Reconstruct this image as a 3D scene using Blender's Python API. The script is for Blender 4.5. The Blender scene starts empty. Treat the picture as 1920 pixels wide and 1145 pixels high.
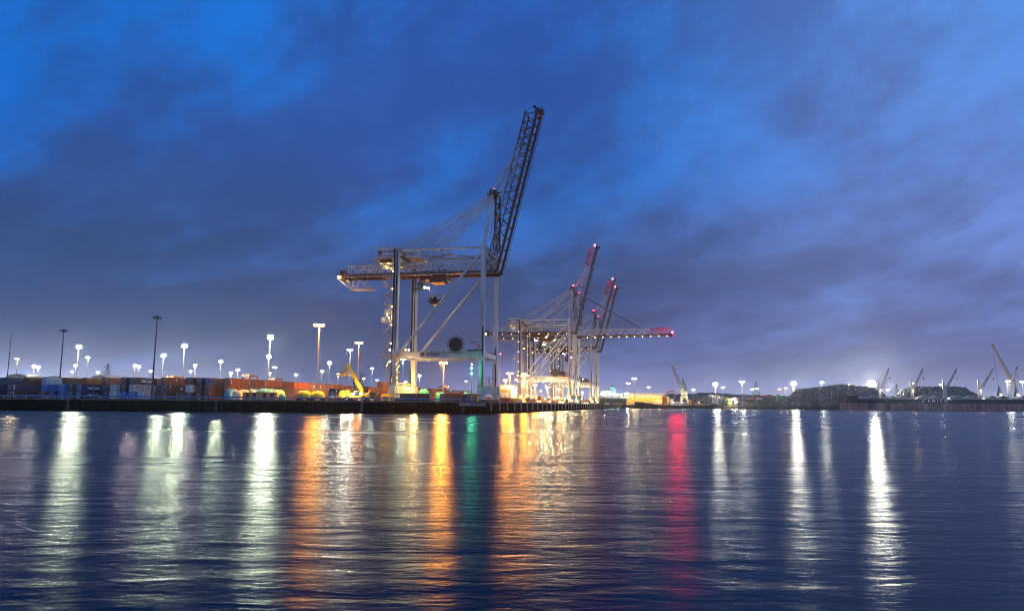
import bpy, math, random
from mathutils import Vector, Matrix, Euler
random.seed(7)
sc = bpy.context.scene
col = sc.collection
R = math.radians
GZ = 4.0            # quay level above the water
# ---------------------------------------------------------------- camera
F, CX, CY, ZC = 1400.0, 960.0, 572.5, 3.0
PITCH = math.atan(186 / 1400.0)
ROLL = R(0.45)
camd = bpy.data.cameras.new('camera')
cam = bpy.data.objects.new('camera', camd)
col.objects.link(cam)
MR = Matrix.Rotation(math.pi / 2 + PITCH, 3, 'X') @ Matrix.Rotation(ROLL, 3, 'Z')
cam.matrix_world = Matrix.Translation((0, 0, ZC)) @ MR.to_4x4()
camd.sensor_width = 36.0
camd.lens = 36.0 * F / 1920.0
camd.clip_start = 0.5
camd.clip_end = 30000
sc.camera = cam


def at(px, py, Y):
    d = MR @ Vector(((px - CX) / F, (CY - py) / F, -1))
    s = Y / d.y
    return Vector((0, 0, ZC)) + d * s


def gx(px, Y, z=GZ):
    """ground point seen at column px at depth Y"""
    p = at(px, 755, Y)
    return Vector((p.x, Y, z))


# ---------------------------------------------------------------- materials
class NT:
    def __init__(s, tree):
        s.t = tree
        s.n = tree.nodes
        s.l = tree.links

    def new(s, typ, **kw):
        n = s.n.new(typ)
        for k, v in kw.items():
            setattr(n, k, v)
        return n

    def put(s, sock, v):
        if isinstance(v, bpy.types.NodeSocket):
            s.l.new(v, sock)
        else:
            sock.default_value = v

    def m(s, op, a, b=0.0, clamp=False, c=None):
        n = s.new('ShaderNodeMath', operation=op, use_clamp=clamp)
        s.put(n.inputs[0], a)
        s.put(n.inputs[1], b)
        if c is not None:
            s.put(n.inputs[2], c)
        return n.outputs[0]

    def step(s, v, a, b, lo=0.0, hi=1.0):
        n = s.new('ShaderNodeMapRange', interpolation_type='SMOOTHSTEP')
        s.put(n.inputs['Value'], v)
        s.put(n.inputs['From Min'], a)
        s.put(n.inputs['From Max'], b)
        s.put(n.inputs['To Min'], lo)
        s.put(n.inputs['To Max'], hi)
        return n.outputs[0]

    def mix(s, f, a, b, mode='MIX'):
        n = s.new('ShaderNodeMix', data_type='RGBA', blend_type=mode)
        s.put(n.inputs[0], f)
        s.put(n.inputs[6], a if isinstance(a, bpy.types.NodeSocket) else (*a[:3], 1))
        s.put(n.inputs[7], b if isinstance(b, bpy.types.NodeSocket) else (*b[:3], 1))
        return n.outputs[2]

    def noise(s, vec, scale, detail=3, rough=.5, dist=0.0):
        n = s.new('ShaderNodeTexNoise')
        if vec is not None:
            s.l.new(vec, n.inputs['Vector'])
        n.inputs['Scale'].default_value = scale
        n.inputs['Detail'].default_value = detail
        n.inputs['Roughness'].default_value = rough
        n.inputs['Distortion'].default_value = dist
        return n

    def ramp(s, f, stops):
        n = s.new('ShaderNodeValToRGB')
        s.put(n.inputs[0], f)
        el = n.color_ramp.elements
        while len(el) < len(stops):
            el.new(0.5)
        for e, (p, c) in zip(el, stops):
            e.position = p
            e.color = (*c, 1)
        return n.outputs[0]


MATS = {}


def mat(name, c, rough=.55, metal=0.0, var=.25, scale=.6, rust=0.0, objcol=False, bump=0.0, streak=False):
    """painted / stained surface with its own wear"""
    if name in MATS:
        return MATS[name]
    m = bpy.data.materials.new(name)
    m.use_nodes = True
    t = NT(m.node_tree)
    b = m.node_tree.nodes['Principled BSDF']
    tc = t.new('ShaderNodeTexCoord')
    mp = t.new('ShaderNodeMapping')
    t.l.new(tc.outputs['Object'], mp.inputs[0])
    if streak:
        mp.inputs['Scale'].default_value = (1, 1, .18)
    n = t.noise(mp.outputs[0], scale, 5, .6)
    if objcol:
        oi = t.new('ShaderNodeObjectInfo')
        base = oi.outputs['Color']
    else:
        rgb = t.new('ShaderNodeRGB')
        rgb.outputs[0].default_value = (*c, 1)
        base = rgb.outputs[0]
    lo = t.mix(1.0, base, (1 - var * 1.3,) * 3, 'MULTIPLY')
    hi = t.mix(1.0, base, (1 + var * .7,) * 3, 'MULTIPLY')
    out = t.mix(t.step(n.outputs[0], .3, .7), lo, hi)
    if rust > 0:
        n2 = t.noise(mp.outputs[0], scale * 2.7, 6, .7)
        out = t.mix(t.step(n2.outputs[0], .68 - rust * .3, .8 - rust * .2), out, (.09, .032, .014))
    t.l.new(out, b.inputs['Base Color'])
    b.inputs['Metallic'].default_value = metal
    rr = t.step(n.outputs[0], .2, .8, max(.05, rough - .1), min(1, rough + .12))
    t.l.new(rr, b.inputs['Roughness'])
    if bump:
        bn = t.new('ShaderNodeBump')
        bn.inputs['Distance'].default_value = bump
        bn.inputs['Strength'].default_value = .7
        n3 = t.noise(mp.outputs[0], scale * 5, 4, .6)
        t.l.new(n3.outputs[0], bn.inputs['Height'])
        t.l.new(bn.outputs[0], b.inputs['Normal'])
    MATS[name] = m
    return m


def emit(name, c, s):
    if name in MATS:
        return MATS[name]
    m = bpy.data.materials.new(name)
    m.use_nodes = True
    b = m.node_tree.nodes['Principled BSDF']
    b.inputs['Base Color'].default_value = (.3, .3, .3, 1)
    b.inputs['Emission Color'].default_value = (*c, 1)
    b.inputs['Emission Strength'].default_value = s
    m.cycles.emission_sampling = 'NONE'      # the lamp objects beside the glass do the lighting
    MATS[name] = m
    return m


WHITEP = mat('crane_white_paint', (.38, .40, .43), .45, 0, .22, .25, rust=.08, streak=True)
GREYP = mat('crane_grey_paint', (.42, .44, .42), .5, 0, .2, .4, rust=.1)
PALEGREEN = mat('sill_pale_paint', (.46, .5, .38), .55, 0, .25, .5, rust=.2)
DARK = mat('dark_steel', (.018, .018, .022), .5, .3, .3, .5)
STEEL = mat('galvanised_steel', (.34, .35, .36), .45, .4, .25, .5)
MASTP = mat('mast_paint', (.38, .37, .35), .5, 0, .2, .3)
REDP = mat('crane_red_paint', (.36, .03, .025), .5, 0, .25, .5)
DKRED = mat('trolley_red_paint', (.06, .010, .009), .5, 0, .3, .6)
BLACK = mat('black_rubber', (.012, .012, .012), .7, 0, .2, .8)
YELLOW = mat('machine_yellow', (.72, .42, .02), .45, 0, .2, .5, rust=.08)
ORANGEP = mat('machine_orange', (.62, .17, .02), .45, 0, .2, .5)
CONT = mat('container_paint', (1, 1, 1), .55, 0, .28, .35, rust=.12, objcol=True, streak=True)
PANEL = mat('plain_paint', (1, 1, 1), .5, 0, .15, .5, objcol=True)
LETTER = mat('lettering_white', (.85, .85, .85), .5, 0, .08, .6)
LETRED = mat('lettering_red', (.6, .03, .02), .5, 0, .1, .6)
LETNAVY = mat('lettering_navy', (.02, .03, .09), .5, 0, .1, .6)
LETMAG = mat('lettering_magenta', (.5, .02, .16), .5, 0, .1, .6)
GLASS = mat('cab_glass', (.03, .045, .06), .08, 0, .1, 1)
PILE = mat('sheet_pile_steel', (.007, .0075, .0075), .8, 0, .5, .35, rust=.2, streak=True, bump=.03)
PILE.node_tree.nodes['Principled BSDF'].inputs['Specular IOR Level'].default_value = .08
CONC = mat('quay_concrete', (.10, .105, .10), .85, 0, .4, .3, bump=.02)
TIMBER = mat('fender_timber', (.36, .34, .27), .8, 0, .35, .9, streak=True)
RAILBLUE = mat('rail_blue_paint', (.07, .16, .38), .45, 0, .2, .5)

E_COOL = emit('lamp_glass_cool', (.90, 1.0, .90), 70)
E_WHITE = emit('lamp_glass_white', (1.0, .98, .90), 70)
E_WARM = emit('lamp_glass_warm', (1.0, .80, .50), 24)
E_PINK = emit('lamp_glass_pinkish', (1.0, .80, .82), 60)
E_ORANGE = emit('lamp_glass_sodium', (1.0, .40, .06), 45)
E_DIM = emit('lamp_glass_dim_pink', (1.0, .62, .45), 6)
E_RED = emit('lamp_glass_red', (1.0, .03, .07), 45)
E_REDDIM = emit('lamp_glass_red_dim', (1.0, .10, .10), 5)
E_GREEN = emit('lamp_glass_green', (.05, 1.0, .45), 30)
E_AMBER = emit('lamp_glass_amber', (1.0, .62, .16), 13)
LAMPC = {'cool': (.88, 1.0, .64), 'white': (1, .98, .76), 'warm': (1, .78, .45), 'pink': (1, .78, .78),
         'orange': (1, .33, .03), 'red': (1, .012, .045), 'green': (.03, 1, .42), 'amber': (1, .6, .17)}
LAMPE = {'cool': E_COOL, 'white': E_WHITE, 'warm': E_WARM, 'pink': E_PINK, 'orange': E_ORANGE, 'red': E_RED,
         'green': E_GREEN, 'amber': E_AMBER, 'dim': E_DIM}


# ---------------------------------------------------------------- mesh building
def basis(d):
    d = d.normalized()
    up = Vector((0, 0, 1)) if abs(d.z) < .95 else Vector((0, 1, 0))
    a = d.cross(up).normalized()
    b = a.cross(d).normalized()
    return a, b


class MB:
    def __init__(s):
        s.v, s.f, s.mi = [], [], []
        s.k = 0

    def add(s, vs, fs):
        o = len(s.v)
        s.v += [tuple(p) for p in vs]
        for f in fs:
            s.f.append(tuple(i + o for i in f))
            s.mi.append(s.k)
        return s

    def box(s, c, d, rot=None):
        x, y, z = d[0] / 2, d[1] / 2, d[2] / 2
        vs = [Vector((i * x, j * y, k * z)) for k in (-1, 1) for j in (-1, 1) for i in (-1, 1)]
        if rot is not None:
            vs = [rot @ p for p in vs]
        c = Vector(c)
        return s.add([p + c for p in vs], [(0, 2, 3, 1), (4, 5, 7, 6), (0, 1, 5, 4), (2, 6, 7, 3), (0, 4, 6, 2), (1, 3, 7, 5)])

    def bx(s, x0, x1, y0, y1, z0, z1):
        return s.box(((x0 + x1) / 2, (y0 + y1) / 2, (z0 + z1) / 2), (x1 - x0, y1 - y0, z1 - z0))

    def bar(s, p0, p1, w, h=None, w1=None, h1=None):
        """box-section bar; w across, h up"""
        p0, p1 = Vector(p0), Vector(p1)
        h = w if h is None else h
        w1 = w if w1 is None else w1
        h1 = h if h1 is None else h1
        a, b = basis(p1 - p0)
        vs = []
        for p, ww, hh in ((p0, w, h), (p1, w1, h1)):
            for i, j in ((-1, -1), (1, -1), (1, 1), (-1, 1)):
                vs.append(p + a * (i * ww / 2) + b * (j * hh / 2))
        return s.add(vs, [(3, 2, 1, 0), (4, 5, 6, 7), (0, 1, 5, 4), (1, 2, 6, 5), (2, 3, 7, 6), (3, 0, 4, 7)])

    def tube(s, p0, p1, r, r1=None, n=10, cap=True):
        p0, p1 = Vector(p0), Vector(p1)
        r1 = r if r1 is None else r1
        a, b = basis(p1 - p0)
        vs = []
        for p, rr in ((p0, r), (p1, r1)):
            for i in range(n):
                t = 2 * math.pi * i / n
                vs.append(p + a * (math.cos(t) * rr) + b * (math.sin(t) * rr))
        fs = [(i, (i + 1) % n, n + (i + 1) % n, n + i) for i in range(n)]
        if cap:
            fs += [tuple(range(n - 1, -1, -1)), tuple(range(n, 2 * n))]
        return s.add(vs, fs)

    def ring(s, c, r, t, n=16, axis='Z'):
        """thin hoop of square bars"""
        c = Vector(c)
        pts = []
        for i in range(n):
            a = 2 * math.pi * i / n
            u, v = math.cos(a) * r, math.sin(a) * r
            pts.append(c + (Vector((u, v, 0)) if axis == 'Z' else Vector((u, 0, v))))
        for i in range(n):
            s.bar(pts[i], pts[(i + 1) % n], t)
        return s

    def prism(s, poly, y0, y1):
        """polygon in x,z extruded along y"""
        n = len(poly)
        vs = [(x, y0, z) for x, z in poly] + [(x, y1, z) for x, z in poly]
        return s.add(vs, [tuple(range(n)), tuple(range(2 * n - 1, n - 1, -1))] +
                     [((i + 1) % n, i, n + i, n + (i + 1) % n) for i in range(n)])

    def disc(s, c, r, n=20, axis='Y', t=.05, a0=0, a1=2 * math.pi):
        c = Vector(c)
        vs = []
        full = abs(a1 - a0 - 2 * math.pi) < 1e-6
        k = n if full else n + 1
        for q in (-t / 2, t / 2):
            for i in range(k):
                a = a0 + (a1 - a0) * i / n
                vs.append(c + Vector((math.cos(a) * r, q, math.sin(a) * r)))
        fs = [tuple(range(k)), tuple(range(2 * k - 1, k - 1, -1))]
        fs += [((i + 1) % k, i, k + i, k + (i + 1) % k) for i in range(k if full else k - 1)]
        return s.add(vs, fs)

    def ball(s, c, r, n=8, m=6, sz=1.0):
        c = Vector(c)
        vs = []
        for j in range(m + 1):
            ph = math.pi * j / m
            for i in range(n):
                th = 2 * math.pi * i / n
                vs.append(c + Vector((r * math.sin(ph) * math.cos(th), r * math.sin(ph) * math.sin(th), r * sz * math.cos(ph))))
        fs = [(j * n + i, (j + 1) * n + i, (j + 1) * n + (i + 1) % n, j * n + (i + 1) % n) for j in range(m) for i in range(n)]
        return s.add(vs, fs)

    def mesh(s, name, mats, smooth=False):
        me = bpy.data.meshes.new(name)
        me.from_pydata(s.v, [], s.f)
        for m in (mats if isinstance(mats, (list, tuple)) else [mats]):
            me.materials.append(m)
        for p, k in zip(me.polygons, s.mi):
            p.material_index = k
            p.use_smooth = smooth
        me.update()
        return me

    def build(s, name, mats, parent=None, smooth=False, loc=None, rz=None):
        return obj(name, s.mesh(name, mats, smooth), parent, loc, rz)


def obj(name, me, parent=None, loc=None, rz=None):
    o = bpy.data.objects.new(name, me)
    col.objects.link(o)
    if parent is not None:
        o.parent = parent
    if loc is not None:
        o.location = loc
    if rz is not None:
        o.rotation_euler = (0, 0, rz)
    return o


def multi(name, me, parent, locs):
    return [obj(name, me, parent, q) for q in locs]


def tag(o, label=None, cat=None, group=None, kind=None):
    for k, v in (('label', label), ('category', cat), ('group', group), ('kind', kind)):
        if v:
            o[k] = v
    return o


def thing(name, label, cat, loc=(0, 0, 0), rz=0, group=None):
    o = bpy.data.objects.new(name, None)
    o.empty_display_size = 1
    col.objects.link(o)
    o.location = loc
    o.rotation_euler = (0, 0, rz)
    return tag(o, label, cat, group)


def copy_tree(o, parent=None):
    c = o.copy()
    col.objects.link(c)
    c.parent = parent
    for ch in list(KIDS.get(o.name, [])) or [k for k in o.children]:
        copy_tree(ch, c)
    return c


KIDS = {}


def lamp(parent, loc, kind, power, r=.5, typ='POINT', spot=None):
    l = bpy.data.lights.new('lamp_light', typ)
    l.color = LAMPC[kind]
    l.energy = power
    l.shadow_soft_size = r
    if typ == 'SPOT':
        l.spot_size = R(spot or 120)
        l.spot_blend = .6
    o = bpy.data.objects.new('lamp_light', l)
    col.objects.link(o)
    o.parent = parent
    o.location = loc
    return o


def text_mesh(s, size, ext=.02, bold=0.0, spacing=1.0):
    c = bpy.data.curves.new('text', 'FONT')
    c.body = s
    c.size = size
    c.extrude = ext
    c.offset = bold
    c.space_character = spacing
    c.align_x = 'CENTER'
    c.align_y = 'CENTER'
    c.resolution_u = 3
    o = bpy.data.objects.new('text', c)
    col.objects.link(o)
    me = bpy.data.meshes.new_from_object(o)
    bpy.data.objects.remove(o)
    bpy.data.curves.remove(c)
    return me


def lettering(s, size, m, parent, M, bold=0.0, spacing=1.0, name='lettering'):
    me = text_mesh(s, size, .02, bold, spacing)
    me.materials.clear()
    me.materials.append(m)
    o = obj(name, me, parent)
    o.matrix_basis = M
    return o


# text standing upright, read by someone looking along +y (front) or facing +x (side)
FRONT = Matrix.Rotation(math.pi / 2, 4, 'X')
SIDEX = Matrix.Rotation(math.pi / 2, 4, 'Z') @ FRONT
ORD = ['first', 'second', 'third', 'fourth', 'fifth', 'sixth', 'seventh', 'eighth', 'ninth', 'tenth', 'eleventh', 'twelfth',
       'thirteenth', 'fourteenth', 'fifteenth', 'sixteenth', 'seventeenth', 'eighteenth', 'nineteenth', 'twentieth',
       'twenty-first', 'twenty-second', 'twenty-third', 'twenty-fourth', 'twenty-fifth', 'twenty-sixth', 'twenty-seventh',
       'twenty-eighth', 'twenty-ninth', 'thirtieth']

# yard directions: RV runs along the quay edge (away), PV across it towards the water
RV = Vector((.2083, .9781, 0))
PV = Vector((.9781, -.2083, 0))
RA = math.atan2(RV.y, RV.x) - math.pi / 2      # rotation that turns +y into RV
C0 = Vector((-8.2, 255, 0))                    # quay corner
W0 = Vector((-10.2, 259, 0))                   # waterside rail, foremost crane


def yard(u, w, z=GZ):
    return W0 - PV * u + RV * w + Vector((0, 0, z))


# ---------------------------------------------------------------- world: dusk sky
w = bpy.data.worlds.new('World')
sc.world = w
w.use_nodes = True
t = NT(w.node_tree)
bg = w.node_tree.nodes['Background']
tc = t.new('ShaderNodeTexCoord')
sx = t.new('ShaderNodeSeparateXYZ')
t.l.new(tc.outputs['Generated'], sx.inputs[0])
dx, dy, dz = sx.outputs
e = t.m('MAXIMUM', dz, 0.0)
az = t.m('ARCTAN2', dx, dy)
tl = t.step(az, -.62, -.02)
tr = t.step(az, .02, .62)
ef = t.m('MULTIPLY', e, 2.0)
CLR_L = [(0, (.30, .42, .80)), (.05, (.13, .26, .64)), (.14, (.055, .17, .54)), (.32, (.022, .15, .56)), (.58, (.012, .155, .64)), (1, (.010, .15, .60))]
CLR_M = [(0, (.20, .25, .52)), (.06, (.13, .18, .45)), (.18, (.085, .15, .43)), (.38, (.050, .140, .45)), (.60, (.018, .16, .60)), (1, (.012, .18, .68))]
CLR_R = [(0, (.24, .30, .60)), (.06, (.20, .26, .57)), (.18, (.18, .25, .60)), (.38, (.16, .27, .69)), (.60, (.12, .28, .76)), (1, (.10, .29, .80))]
CLD_L = [(0, (.20, .28, .58)), (.06, (.066, .12, .32)), (.18, (.038, .078, .215)), (.38, (.034, .078, .225)), (.62, (.028, .090, .33)), (1, (.024, .09, .36))]
CLD_M = [(0, (.130, .155, .36)), (.06, (.078, .104, .27)), (.18, (.052, .076, .20)), (.38, (.042, .080, .22)), (.62, (.032, .095, .36)), (1, (.028, .10, .42))]
CLD_R = [(0, (.18, .215, .43)), (.06, (.145, .172, .375)), (.18, (.125, .150, .355)), (.38, (.125, .170, .41)), (.62, (.120, .205, .52)), (1, (.10, .22, .58))]
def sky3(l_, m_, r_):
    return t.mix(tr, t.mix(tl, t.ramp(ef, l_), t.ramp(ef, m_)), t.ramp(ef, r_))
clear = sky3(CLR_L, CLR_M, CLR_R)
cloud = sky3(CLD_L, CLD_M, CLD_R)
# cloud decks drift from low left to high right and crowd together towards the horizon
el = t.m('MULTIPLY', t.m('LOGARITHM', t.m('ADD', e, .13), 2.718), .42)
TH = R(17)
ua = t.m('ADD', t.m('MULTIPLY', az, math.cos(TH)), t.m('MULTIPLY', el, math.sin(TH)))
va = t.m('SUBTRACT', t.m('MULTIPLY', el, math.cos(TH)), t.m('MULTIPLY', az, math.sin(TH)))
cv = t.new('ShaderNodeCombineXYZ')
t.put(cv.inputs[0], ua)
t.put(cv.inputs[1], t.m('MULTIPLY', va, 1.75))
cv.inputs[2].default_value = 7.3
n1 = t.noise(cv.outputs[0], 1.9, 8, .53, .15)
n2 = t.noise(cv.outputs[0], 6.5, 7, .60, .2)
n3 = t.noise(cv.outputs[0], 1.15, 3, .5, .1)
cov = t.m('ADD', t.m('MULTIPLY', n1.outputs[0], .62), t.m('ADD', t.m('MULTIPLY', n2.outputs[0], .27), t.m('MULTIPLY', n3.outputs[0], .42)))
# heavier cover in the middle of the sky, thinner to the right and at the top
bias = t.m('SUBTRACT', t.m('MULTIPLY', t.m('MULTIPLY', t.step(az, .75, -.05), t.step(az, -.66, -.22, .45, 1.0)), .085), t.m('MULTIPLY', t.step(e, .30, .50), .035))
cov = t.m('ADD', cov, bias)
cf = t.step(cov, .575, .735)
sky = t.mix(cf, clear, cloud)
soft = t.step(n2.outputs[0], .32, .68, 1.09, .91)
vm = t.new('ShaderNodeVectorMath', operation='SCALE')
t.l.new(sky, vm.inputs[0])
t.put(vm.inputs['Scale'], soft)
# town glow low over the container terminal
glow = t.m('MULTIPLY', t.m('POWER', 2.718, t.m('MULTIPLY', e, -38.0)), t.step(az, -.10, -.55))
glow2 = t.m('MULTIPLY', t.m('POWER', 2.718, t.m('MULTIPLY', e, -42.0)), t.m('MULTIPLY', t.step(az, -.25, .0), .35))
gsum = t.m('ADD', glow, glow2)
add = t.new('ShaderNodeVectorMath', operation='MULTIPLY_ADD')
gc = t.new('ShaderNodeCombineXYZ')
for i in range(3):
    t.put(gc.inputs[i], gsum)
t.l.new(gc.outputs[0], add.inputs[0])
add.inputs[1].default_value = (1.15, 1.12, 1.22)
t.l.new(vm.outputs[0], add.inputs[2])
# added glow in the unseen sky behind the camera, brightens camera-facing sides
rear_fill = t.step(dy, .05, -.75)
ag = t.m('MULTIPLY', rear_fill, t.m('POWER', 2.718, t.m('MULTIPLY', e, -1.6)))
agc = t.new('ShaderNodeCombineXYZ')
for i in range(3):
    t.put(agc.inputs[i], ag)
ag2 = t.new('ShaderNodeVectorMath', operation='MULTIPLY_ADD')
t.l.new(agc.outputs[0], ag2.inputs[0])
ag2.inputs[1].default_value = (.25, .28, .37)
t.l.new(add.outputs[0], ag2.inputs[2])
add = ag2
# last light of the sun below the horizon
ns = t.new('ShaderNodeTexSky')
ns.sky_type = 'NISHITA'
ns.sun_disc = False
ns.sun_elevation = R(-4)
ns.sun_rotation = R(-60)
fin = t.new('ShaderNodeVectorMath', operation='MULTIPLY_ADD')
t.l.new(ns.outputs[0], fin.inputs[0])
fin.inputs[1].default_value = (.05, .05, .05)
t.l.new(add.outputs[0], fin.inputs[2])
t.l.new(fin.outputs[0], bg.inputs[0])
bg.inputs[1].default_value = 1.0

sun = bpy.data.lights.new('sun', 'SUN')
sun.energy = .04
sun.angle = R(40)
sun.color = (.7, .8, 1)
so = bpy.data.objects.new('sun', sun)
col.objects.link(so)
so.rotation_euler = (R(40), 0, R(20))

# ---------------------------------------------------------------- water and land
wm = bpy.data.materials.new('harbour_water')
wm.use_nodes = True
t = NT(wm.node_tree)
wm.node_tree.nodes.remove(wm.node_tree.nodes['Principled BSDF'])
wout = [n_ for n_ in wm.node_tree.nodes if n_.type == 'OUTPUT_MATERIAL'][0]
tc = t.new('ShaderNodeTexCoord')
mp = t.new('ShaderNodeMapping')
t.l.new(tc.outputs['Object'], mp.inputs[0])
mp.inputs['Rotation'].default_value = (0, 0, R(8))
mp.inputs['Scale'].default_value = (.42, 1.0, 1)
a0 = t.noise(mp.outputs[0], .09, 2, .5, .4)
a1 = t.noise(mp.outputs[0], .30, 3, .5, .3)
a2 = t.noise(mp.outputs[0], 1.2, 3, .55, .5)
a3 = t.noise(mp.outputs[0], 4.6, 3, .6, .3)
mp2 = t.new('ShaderNodeMapping')
t.l.new(tc.outputs['Object'], mp2.inputs[0])
mp2.inputs['Rotation'].default_value = (0, 0, R(-14))
mp2.inputs['Scale'].default_value = (.35, 1.0, 1)
pt = t.noise(mp2.outputs[0], .035, 4, .55, .6)          # wind patches and calm slicks
amp = t.step(pt.outputs[0], .36, .64, .50, 1.15)
h = t.m('ADD', t.m('ADD', t.m('MULTIPLY', a0.outputs[0], .16), t.m('MULTIPLY', a1.outputs[0], .10)), t.m('ADD', t.m('MULTIPLY', a2.outputs[0], .058), t.m('MULTIPLY', a3.outputs[0], .017)))
bn = t.new('ShaderNodeBump')
bn.inputs['Distance'].default_value = 1.0
t.l.new(amp, bn.inputs['Strength'])
t.l.new(h, bn.inputs['Height'])
fr = t.new('ShaderNodeFresnel')
fr.inputs['IOR'].default_value = 1.33
gl_ = t.new('ShaderNodeBsdfGlossy', distribution='BECKMANN')
gl_.inputs['Color'].default_value = (.50, .515, .52, 1)
t.put(gl_.inputs['Roughness'], t.step(pt.outputs[0], .36, .64, .235, .285))
df = t.new('ShaderNodeBsdfDiffuse')
df.inputs['Color'].default_value = (.002, .006, .018, 1)
t.l.new(bn.outputs[0], gl_.inputs['Normal'])
t.l.new(bn.outputs[0], fr.inputs['Normal'])
ms = t.new('ShaderNodeMixShader')
t.l.new(fr.outputs[0], ms.inputs[0])
t.l.new(df.outputs[0], ms.inputs[1])
t.l.new(gl_.outputs[0], ms.inputs[2])
t.l.new(ms.outputs[0], wout.inputs['Surface'])
mb = MB()
mb.add([(-4000, -300, 0), (4000, -300, 0), (4000, 6000, 0), (-4000, 6000, 0)], [(0, 1, 2, 3)])
tag(mb.build('water', wm), kind='structure', label='calm dark blue harbour water with rippled light streaks', cat='water')

END = C0 + RV * 476
FAR = [END, Vector((gx(1165, 900).x, 900, 0)), Vector((gx(1350, 900).x, 900, 0)), Vector((gx(1575, 905).x, 905, 0)),
       Vector((gx(1950, 850).x, 850, 0)), Vector((1100, 760, 0))]
QL = Vector((-176, 247.5, 0))
QL2 = Vector((-420, 236, 0))
land = [QL2, QL, C0] + FAR + [Vector((4000, 700, 0)), Vector((4000, 6000, 0)), Vector((-4000, 6000, 0)), Vector((-4000, 200, 0))]
APR = mat('yard_asphalt', (.055, .054, .052), .75, 0, .35, .08, bump=.01)
mb = MB()
n = len(land)
mb.add([(p.x, p.y, GZ) for p in land] + [(p.x, p.y, -1.5) for p in land], [tuple(range(n))] +
       [(i, n + i, n + (i + 1) % n, (i + 1) % n) for i in range(n)])
tag(mb.build('ground', APR), kind='structure', label='dark asphalt of the container terminal behind the quay', cat='ground')


def quay_wall(p0, p1, label, pitch=.85, capm=CONC):
    """corrugated sheet piles under a concrete cap, standing just off the land block"""
    L = (p1 - p0).length
    d = (p1 - p0).normalized()
    nrm = Vector((d.y, -d.x, 0))
    th = thing('quay_wall', label, 'quay wall', (p0.x, p0.y, 0), math.atan2(d.y, d.x))
    mb = MB()
    pts = []
    x = 0
    while x < L:
        pts += [(x, -.12), (x + pitch * .3, -.12), (x + pitch * .5, -.52), (x + pitch * .8, -.52)]
        x += pitch
    pts.append((L, -.12))
    vs = [(x, y, -1) for x, y in pts] + [(x, y, GZ - .55) for x, y in pts]
    k = len(pts)
    mb.add(vs, [(i, i + 1, k + i + 1, k + i) for i in range(k - 1)])
    mb.build('sheet_pile', PILE, th)
    m2 = MB()
    m2.bx(0, L, -.62, 1.2, GZ - .55, GZ + .02)
    m2.build('capping_beam', capm, th)
    return th, L


qf, LF = quay_wall(QL, C0, 'long dark sheet-piled quay wall facing the camera, under the blue rail')
ql, _ = quay_wall(QL2, QL, 'sheet-piled quay wall continuing beyond the left edge')
qr, LR = quay_wall(C0, END, 'dark quay wall receding beneath the cranes with pale timber fenders')
fm = MB()
fm.bx(-.28, .28, -.95, -.62, .8, GZ + .15)
fme = fm.mesh('fender', TIMBER)
for k in range(36):
    obj('fender', fme, qr, (3 + 13.1 * k, 0, 0))
obj_ladder = MB()
for s_ in (-.25, .25):
    obj_ladder.bx(s_ - .03, s_ + .03, -.72, -.66, .4, GZ)
for k in range(12):
    obj_ladder.bx(-.25, .25, -.71, -.67, .5 + k * .3, .54 + k * .3)
lme = obj_ladder.mesh('ladder', STEEL)
for x in (30, 78, 126, 160):
    obj('ladder', lme, qf, (x, 0, 0))
mb = MB()
mb.bx(LF - 9.5, LF - .4, -.9, -.64, GZ - 1.5, GZ - .4)
mb.build('fender_panel', mat('faded_fender_panel', (.20, .22, .22), .8, 0, .4, .6), qf)
for i in range(3, len(FAR) + 1):
    p0, p1 = FAR[i - 3], FAR[i - 2]
    lab = ['low far quay wall closing the basin behind the last crane', 'far quay wall behind the moored dredger',
           'far quay wall below the scrap heaps', 'far quay wall behind the black bulk carrier'][i - 3]
    d = (p1 - p0).normalized()
    th = thing('quay_wall', lab, 'quay wall', (p0.x, p0.y, 0), math.atan2(d.y, d.x))
    L = (p1 - p0).length
    mb = MB().bx(0, L, -.5, -.1, -1, GZ - .5)
    mb.build('wall_face', mat('far_quay_stone', (.10, .085, .06), .85, 0, .5, .12, streak=True, bump=.05), th)
    MB().bx(0, L, -.6, 1, GZ - .5, GZ + .02).build('capping_beam', CONC, th)
    m3 = MB().bx(-.3, .3, -.9, -.6, .2, GZ - .2).mesh('fender', DARK)
    for k in range(int(L // 12)):
        obj('fender', m3, th, (6 + 12 * k, 0, 0))

# blue crash rail along the front quay edge
th = thing('guard_rail', 'long blue guard rail on posts along the edge of the front quay', 'guard rail', (QL.x, QL.y, GZ), math.atan2((C0 - QL).y, (C0 - QL).x))
mb = MB().bx(-1, LF - 4, .55, .80, .58, .98)
mb.bx(-1, LF - 4, .80, .86, .70, .86)
mb.build('rail', RAILBLUE, th)
pm = MB().bx(-.09, .09, .60, .78, .02, .58).mesh('post', RAILBLUE)
for k in range(84):
    obj('post', pm, th, (1 + k * 1.98, 0, 0))
bm_ = MB()
bm_.tube((0, 0, .02), (0, 0, .42), .19, .15, 10)
bm_.tube((0, 0, .42), (0, 0, .55), .27, .25, 10)
bm_.bx(-.3, .3, -.3, .3, 0, .05)
bme = bm_.mesh('mooring_bollard', YELLOW)
fd = (C0 - QL).normalized()
fn = Vector((fd.y, -fd.x, 0))
BOL = [5, 27, 47, 82, 87, 101, 116, 146, 186, 212, 237, 251, 270, 277, 309, 340, 372, 410, 432, 470, 491, 520, 552, 590, 640, 700]
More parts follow.
